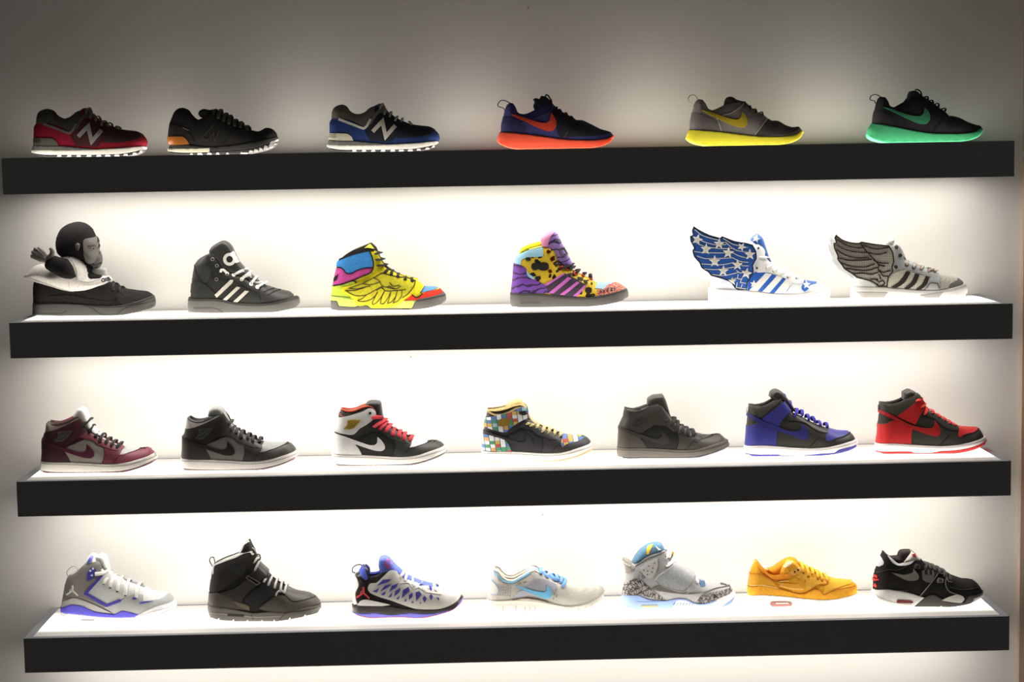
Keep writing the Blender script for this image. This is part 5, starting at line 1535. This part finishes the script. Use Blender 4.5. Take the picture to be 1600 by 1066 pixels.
# ---- pale grey flexible running shoe
s = Shoe('running_shoe', 'pale grey mesh running shoe with sky blue tick and laces', 3, (740, 860), K22,
         '150,645 160,560 175,480 200,380 230,260 240,214', '240,214 290,245 330,302 380,340 450,345 540,302 640,242 690,222', '690,222 760,262 850,312 950,355 1050,370',
         '1050,370 1150,388 1300,390 1420,400 1470,430 1485,482', '1472,540 1400,610 1300,662 1150,705 1000,716 800,712 500,712 250,712 162,665', (206, 202, 192), (226, 216, 200), kind='mesh', under=(150, 172, 212))
s.panel('heel_cup', M((206, 204, 196), 'leather'), '165,560 178,480 205,375 240,380 285,470 260,505 200,505', 1.2)
s.line('heel_line', M((150, 182, 214), 'lace'), '205,335 265,410 285,470 260,508 200,508', 6, 1.8)
s.line('collar_line', M((124, 184, 222), 'leather'), '232,248 300,322 370,365 450,368 540,322 645,262', 17, 1.6)
s.line('collar_rim', M((232, 222, 206), 'suede'), '240,220 290,250 330,306 380,342 450,347 540,305 640,246 700,226 760,262', 20, 1.4, lift=0.002)
s.panel('side_window', M((172, 172, 184), 'mesh'), '588,412 700,335 770,330 940,400 952,440 908,492 870,430 825,395 815,472 700,452', 1.2)
s.panel('side_window', M((196, 196, 210), 'mesh'), '453,553 500,490 560,460 640,490 560,545', 1.2)
s.panel('side_logo', M((116, 188, 228), 'leather'), '468,413 560,430 700,470 800,480 830,460 832,398 870,440 890,490 885,532 850,552 790,542 700,512 600,467', 2.6, label='sky blue curved tick mark')
rnd = random.Random(4)
for r_ in range(5):
    for c_ in range(6):
        s.dot('vent_hole', M((160, 158, 160), 'mesh'), 290 + c_ * 27 - r_ * 3, 405 + r_ * 27 + c_ * 3, 6, 1.4)
for p in ('500,385 540,372', '555,372 600,355', '915,520 925,480', '935,540 950,510', '900,565 915,545'):
    s.line('vent_slit', M((150, 140, 130), 'mesh'), p, 7, 1.4)
s.sole('midsole', M((204, 198, 190), 'rubber'), '162,560 400,575 560,550 700,560 850,597 1050,642 1250,622 1400,562 1476,482 1487,490 1472,540 1400,610 1300,662 1150,705 1000,716 800,712 500,712 250,712 160,668 150,640', 2.8)
s.line('midsole_ridge', M((240, 228, 202), 'rubber'), '240,600 500,590 700,600 880,632 1030,656', 26, 3.2)
for x, a, c_ in ((335, 640, 705), (480, 640, 705), (585, 650, 706), (640, 655, 706), (700, 650, 700), (1190, 655, 690), (1270, 640, 668), (1340, 620, 640)):
    s.line('sole_sipe', M((152, 142, 138), 'rubber'), [(x, a), (x, c_)], 6, 3.4)
for x in range(215, 1120, 24):
    s.line('sole_rib', M((206, 198, 192), 'rubber'), [(x, 628 if x < 900 else 664), (x, 672 if x < 900 else 700)], 5, 3.0)
s.line('seam', M((110, 90, 76), 'lace'), '440,570 560,548 700,558 850,592', 6, 3.2)
s.pillow('tongue', M((160, 182, 220), 'suede'), '590,240 630,205 700,208 760,240 850,300 950,345 1040,375 930,370 780,290 690,225', 0.024, 0.6, 0.012)
s.laces(M((118, 166, 224), 'lace'), '765,285>760,225 840,320>800,265 930,360>880,288 960,345>945,302 1010,425>1040,345 990,385>1000,325', 4.4)

# ---- grey strap basketball shoe
s = Shoe('basketball_shoe', 'grey high basketball shoe with wide strap, blue collar and cracked print heel', 3, (955, 840), K21,
         '134,805 134,690 150,590 175,440 165,340 135,282 146,243 200,265 245,312', '245,312 330,290 420,228 500,184 600,160 642,168 662,205', '662,205 692,285 740,325 860,385 960,440 1040,502',
         '1040,502 1150,530 1300,545 1400,570 1432,620 1466,672', '1465,722 1400,790 1310,832 1100,852 900,855 680,868 400,864 250,852 150,832', (178, 178, 178), (96, 134, 160), under=(190, 190, 190))
s.panel('heel_tab', M((150, 144, 136), 'leather'), '134,280 146,245 200,266 286,370 200,462 174,440 165,345', 1.6)
s.line('tab_edge', M((232, 226, 218), 'leather'), '140,285 200,330 225,350', 10, 2.4)
s.panel('heel_counter', M((160, 154, 152), 'elephant'), '146,605 200,545 252,505 320,500 420,570 520,650 655,750 580,752 400,702 138,684', 1.8, label='cracked print heel panel')
s.panel('toe_guard', M((160, 154, 152), 'elephant'), '1008,782 1050,720 1082,690 1250,652 1422,590 1444,640 1300,722 1150,784', 1.8, label='cracked print toe guard')
s.panel('ankle_panel', M((196, 195, 194), 'leather'), '338,370 400,320 542,260 562,320 540,400 482,482 430,484 378,442', 2.0)
for x, y in ((515, 308), (447, 345), (495, 368), (388, 392), (432, 403), (484, 416), (430, 445), (568, 262), (562, 300), (560, 330), (556, 355), (550, 385), (545, 408), (340, 420), (330, 452), (365, 438), (370, 470), (325, 484), (395, 484), (375, 495)):
    s.dot('vent_hole', M((90, 80, 76), 'leather'), x, y, 8 if x > 380 and y < 450 and x < 520 else 5, 2.8)
s.panel('side_gap', M((112, 108, 104), 'leather'), '488,612 560,575 820,657 905,660 850,675 650,652', 1.6)
s.panel('lower_panel', M((190, 190, 190), 'leather'), '500,628 650,655 850,678 960,680 1100,660 1050,720 1010,782 880,742 780,735 655,748', 1.0)
s.panel('strap', M((170, 172, 174), 'suede'), '518,522 552,470 650,392 742,320 860,382 1002,470 962,562 870,652 820,652 600,582', 4.2, label='wide grey instep strap', over=True)
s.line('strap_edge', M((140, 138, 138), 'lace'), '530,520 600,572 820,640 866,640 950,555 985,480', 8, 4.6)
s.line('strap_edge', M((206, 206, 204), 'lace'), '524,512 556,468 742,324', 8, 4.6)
for p in ('1300,548 1420,580', '920,672 1100,656 1250,610 1420,572', '290,345 420,260 560,205 640,170'):
    s.line('seam', M((134, 130, 128), 'lace'), p, 6, 1.8)
for i in range(4):
    s.line('lace_rib', M((86, 124, 166), 'rubber'), [(1040 + i * 20, 506 + i * 5), (1080 + i * 12, 592 - i * 3)], 11, 1.8)
s.sole('midsole', M((150, 176, 222), 'rubber'), '134,687 300,692 450,745 560,756 655,757 790,735 700,862 680,868 400,864 250,852 134,812', 3.0, label='pale blue heel midsole')
s.sole('midsole_front', M((232, 228, 228), 'rubber'), '690,866 760,770 800,737 880,742 1010,790 1150,786 1300,724 1444,645 1466,672 1465,722 1400,790 1310,832 1100,852 900,855', 3.0, label='white forefoot midsole')
s.line('midsole_line', M((142, 166, 218), 'rubber'), '660,768 790,742 880,746 1010,796 1150,792 1250,752', 16, 3.6)
s.line('midsole_line', M((126, 150, 200), 'rubber'), '300,768 450,772 650,760', 8, 3.4)
s.sole('outsole_heel', M((228, 222, 226), 'rubber'), '134,800 240,836 340,860 400,864 250,852 150,832', 3.8)
s.line('sole_slot', M((176, 168, 128), 'rubber'), '362,824 550,820', 28, 3.8)
for x in range(740, 980, 36):
    s.line('sole_fleck', M((130, 150, 176), 'rubber'), [(x, 812), (x + 22, 780)], 8, 3.6)
s.panel('toe_flash', M((140, 168, 220), 'rubber'), '1306,828 1380,780 1462,722 1440,772 1380,812', 4.0, clip=False)
ft, tg = s.pillow('collar_lining', M((98, 134, 160), 'suede'), '245,305 290,222 360,142 450,85 540,67 602,85 637,152 640,200 500,230 400,260 300,310', 0.026, 0.5, 0.02, label='steel blue collar and tongue')
s.panel('tongue_stripe', M((240, 200, 60), 'leather'), '418,206 430,130 482,78 498,95 470,150 440,205', 1.6, field=ft, parent=tg, label='yellow stripe')
s.panel('tongue_mark', M((236, 236, 236), 'leather'), '525,108 592,152 560,160', 1.6, field=ft, parent=tg, rnd=False)
wl = M((240, 238, 232), 'lace')
s.laces(wl, '655,245>690,165 665,340>735,275 1022,548>1005,465', 5.0)
s.cord('lace_end', M((196, 190, 180), 'lace'), '690,280 720,240 735,205', 2.4, -0.016)
s.cord('lace_tip', M((238, 190, 60), 'lace'), '728,215 738,178', 2.8, -0.016)

# ---- amber low running shoe
s = Shoe('running_shoe', 'plain amber yellow low running shoe with white cushioned sole', 3, (1150, 850), K21,
         '158,625 140,580 145,480 155,400 180,290 215,226 250,212', '250,212 295,262 350,332 430,375 520,372 620,325 740,270', '740,270 800,305 880,345 980,378 1090,412',
         '1090,412 1150,420 1250,427 1360,436 1410,470 1436,530 1430,592', '1410,640 1300,705 1200,742 900,756 400,758 260,730 180,660', (232, 168, 50), (214, 134, 36), kind='suede')
s.panel('heel_counter', M((226, 160, 46), 'leather'), '144,500 156,380 250,352 340,390 440,450 520,545 300,505', 1.4)
s.panel('collar', M((222, 140, 44), 'suede'), '230,222 252,214 295,264 350,334 430,377 520,374 620,327 640,345 690,395 560,430 440,432 330,360', 1.4)
s.panel('mudguard', M((224, 158, 50), 'suede'), '148,505 300,505 560,552 800,600 940,545 992,562 1042,612 1150,562 1300,535 1420,500 1434,592 1330,626 1200,655 1000,666 800,650 560,625 250,612 160,618', 1.6)
s.panel('eyestay', M((222, 164, 60), 'suede'), '640,345 740,272 800,307 880,347 980,380 1092,414 1090,480 980,490 900,530 830,560 830,440 720,400', 1.6)
s.panel('side_logo', M((216, 150, 46), 'leather'), '488,462 560,470 700,486 758,470 762,402 822,450 826,502 792,540 680,536 560,510', 2.4, label='tone on tone curved tick mark')
s.panel('toe_box', M((242, 180, 50), 'mesh'), '1040,608 1050,540 1092,480 1150,422 1250,427 1362,438 1400,465 1300,500 1150,552', 1.2)
s.panel('eyelet_patch', M((206, 150, 66), 'leather'), '625,345 735,275 790,318 680,385', 2.6)
for p in ('160,352 280,362 440,452 525,545', '150,500 300,500 560,552 800,600 985,490 1092,478', '812,605 940,545 992,560 1042,612 1150,562 1300,532 1415,505', '330,350 440,425 560,425 690,392'):
    s.line('seam', M((192, 112, 30), 'lace'), p, 7, 2.2)
for p in ('520,500 640,530 800,540', '170,495 300,495 500,532', '510,455 620,445'):
    s.line('seam', M((248, 214, 140), 'lace'), p, 6, 2.4)
s.sole('midsole', M((236, 232, 222), 'rubber'), '165,612 280,612 560,627 800,652 1000,668 1200,657 1330,628 1432,590 1410,640 1300,705 1200,742 900,756 400,758 260,730 180,660', 3.0)
for p in ('260,662 360,676 820,676', '250,702 370,720', '700,720 910,714', '960,690 1020,690'):
    s.line('sole_groove', M((204, 198, 192), 'rubber'), p, 6, 3.2)
s.panel('air_window', M((150, 98, 88), 'gloss'), '400,716 412,694 650,692 670,712 655,738 420,742', 4.2, clip=False, label='brown air window')
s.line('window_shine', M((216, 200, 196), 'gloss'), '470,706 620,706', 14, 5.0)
s.pillow('far_collar', M((226, 142, 42), 'suede'), '370,300 430,288 560,202 650,168 722,190 765,255 740,280 640,330 520,378 430,378', 0.020, 0.6, 0.012, yc=0.008)
ft, tg = s.pillow('tongue', M((236, 166, 52), 'suede'), '520,350 550,265 620,195 690,205 740,255 800,300 900,345 800,345 680,340', 0.022, 0.6, 0.012, yc=-0.008)
s.panel('tongue_label', M((240, 216, 170), 'leather'), '560,270 620,200 680,222 640,262 580,290', 1.4, field=ft, parent=tg)
s.laces(M((240, 176, 52), 'lace'), '800,345>780,240 858,388>840,275 910,382>905,300 972,418>960,325 1022,435>1005,355 1085,455>1065,375', 4.4)
for x, y in ((700, 338), (738, 318), (803, 350), (858, 392), (910, 384), (972, 422), (1022, 440), (1088, 460)):
    s.dot('eyelet', M((140, 74, 30), 'metal'), x, y, 11, 3.4)

# ---- black low cross trainer
s = Shoe('cross_trainer', 'black low cross trainer with grey tick, red heel marks and white oval forefoot', 3, (1345, 845), K21,
         '140,605 145,555 150,430 180,320 210,222 250,160 280,138', '280,138 320,185 380,235 450,288 540,265 640,238 720,222', '720,222 762,275 850,312 950,345 1040,402 1090,432',
         '1090,432 1200,456 1330,470 1400,530 1440,590 1456,640', '1440,672 1330,740 1200,776 1000,800 600,800 450,790 250,722 150,645', (44, 42, 41), (54, 46, 44), kind='suede')
s.panel('heel_patch', M((206, 202, 206), 'leather'), '186,328 214,218 246,198 276,268 270,292 230,312', 1.6, label='pale heel patch')
s.panel('collar_strip', M((208, 205, 208), 'leather'), '315,185 350,190 400,240 462,277 560,265 655,234 580,292 450,306 380,272', 1.8, label='pale collar strip')
s.panel('side_logo', M((140, 136, 128), 'leather'), '366,388 430,400 520,415 590,400 620,380 625,343 665,385 690,430 680,465 640,482 560,482 460,442', 2.4, label='grey curved tick mark')
s.panel('eyestay', M((122, 119, 115), 'leather'), '728,370 760,355 870,372 882,402 830,502 790,502 740,472', 2.0)
for x in (775, 832, 885):
    s.panel('lace_slot', M((38, 36, 35), 'lace'), [(x - 18, 362), (x + 14, 362), (x + 16, 412), (x - 14, 408)], 2.8, both=False)
for cx_, cy_ in ((672, 312), (942, 478)):
    cl = s.panel('lace_clip', M((150, 147, 141) if cx_ > 800 else (84, 82, 80), 'rubber'), [(cx_ - 40, cy_ + 8), (cx_ - 20, cy_ - 30), (cx_ + 38, cy_ - 12), (cx_ + 34, cy_ + 30), (cx_ - 30, cy_ + 30)], 2.8)
    s.line('clip_slot', M((40, 38, 37), 'rubber'), [(cx_ - 14, cy_ - 8), (cx_ + 22, cy_ - 2)], 10, 3.4, parent=cl)
    s.line('clip_slot', M((40, 38, 37), 'rubber'), [(cx_ - 18, cy_ + 14), (cx_ + 18, cy_ + 16)], 10, 3.4, parent=cl)
for p in ('702,668 860,480 920,402 970,402', '1012,432 1006,520 1040,600 1160,652', '1012,430 1040,490 1080,500'):
    s.line('piping', M((140, 137, 132), 'lace'), p, 11, 2.2)
for p in ('190,385 330,352 440,360 560,300 680,215', '230,590 300,580 420,600 560,600', '1060,560 1200,590 1400,560'):
    s.line('seam', M((70, 68, 64), 'lace'), p, 8, 1.6)
for p in ('152,430 190,422', '152,470 215,470', '160,452 165,486', '158,540 196,545', '178,520 180,560', '192,430 190,450'):
    s.line('heel_mark', M((222, 52, 56), 'leather'), p, 16, 2.2)
s.sole('midsole', M((216, 213, 208), 'rubber'), '140,592 230,596 300,590 420,602 560,626 752,682 680,745 620,797 600,800 450,790 250,722 150,645', 3.0)
s.sole('midsole_front', M((74, 72, 68), 'rubber'), '618,798 760,682 860,650 970,700 1060,742 1230,732 1280,672 1360,660 1455,630 1420,680 1340,690 1318,742 1200,776 1000,800 965,800 955,775 940,800', 3.0)
s.sole('toe_bumper', M((214, 212, 208), 'rubber'), '1338,692 1400,672 1456,640 1440,672 1330,740', 3.4)
s.panel('forefoot_oval', M((212, 208, 200), 'rubber'), '962,712 1060,670 1150,648 1210,670 1227,700 1192,737 1100,737 1020,724', 5.0, clip=False, label='white oval forefoot pad')
s.panel('air_window', M((110, 44, 44), 'gloss'), '420,730 432,712 480,710 600,722 622,736 610,748 430,742', 4.2, clip=False)
s.line('sole_groove', M((160, 152, 146), 'rubber'), '180,660 300,712 460,752 600,765', 5, 3.2)
s.pillow('far_collar', M((54, 46, 45), 'suede'), '300,160 340,192 440,190 470,130 600,121 650,160 600,230 540,262 450,285 380,240', 0.020, 0.6, 0.012, yc=0.008)
ft, tg = s.pillow('tongue', M((198, 190, 178), 'leather'), '506,252 560,182 602,128 650,165 700,215 740,250 700,245 600,240', 0.021, 0.6, 0.012, yc=-0.006)
s.panel('tongue_label', M((182, 62, 58), 'leather'), '608,170 640,160 665,200 630,205', 1.4, field=ft, parent=tg)
s.laces(M((60, 58, 58), 'lace'), '765,345>770,275 825,350>815,288 880,372>865,305 935,405>925,330 990,440>985,360 1060,480>1045,410', 4.6)
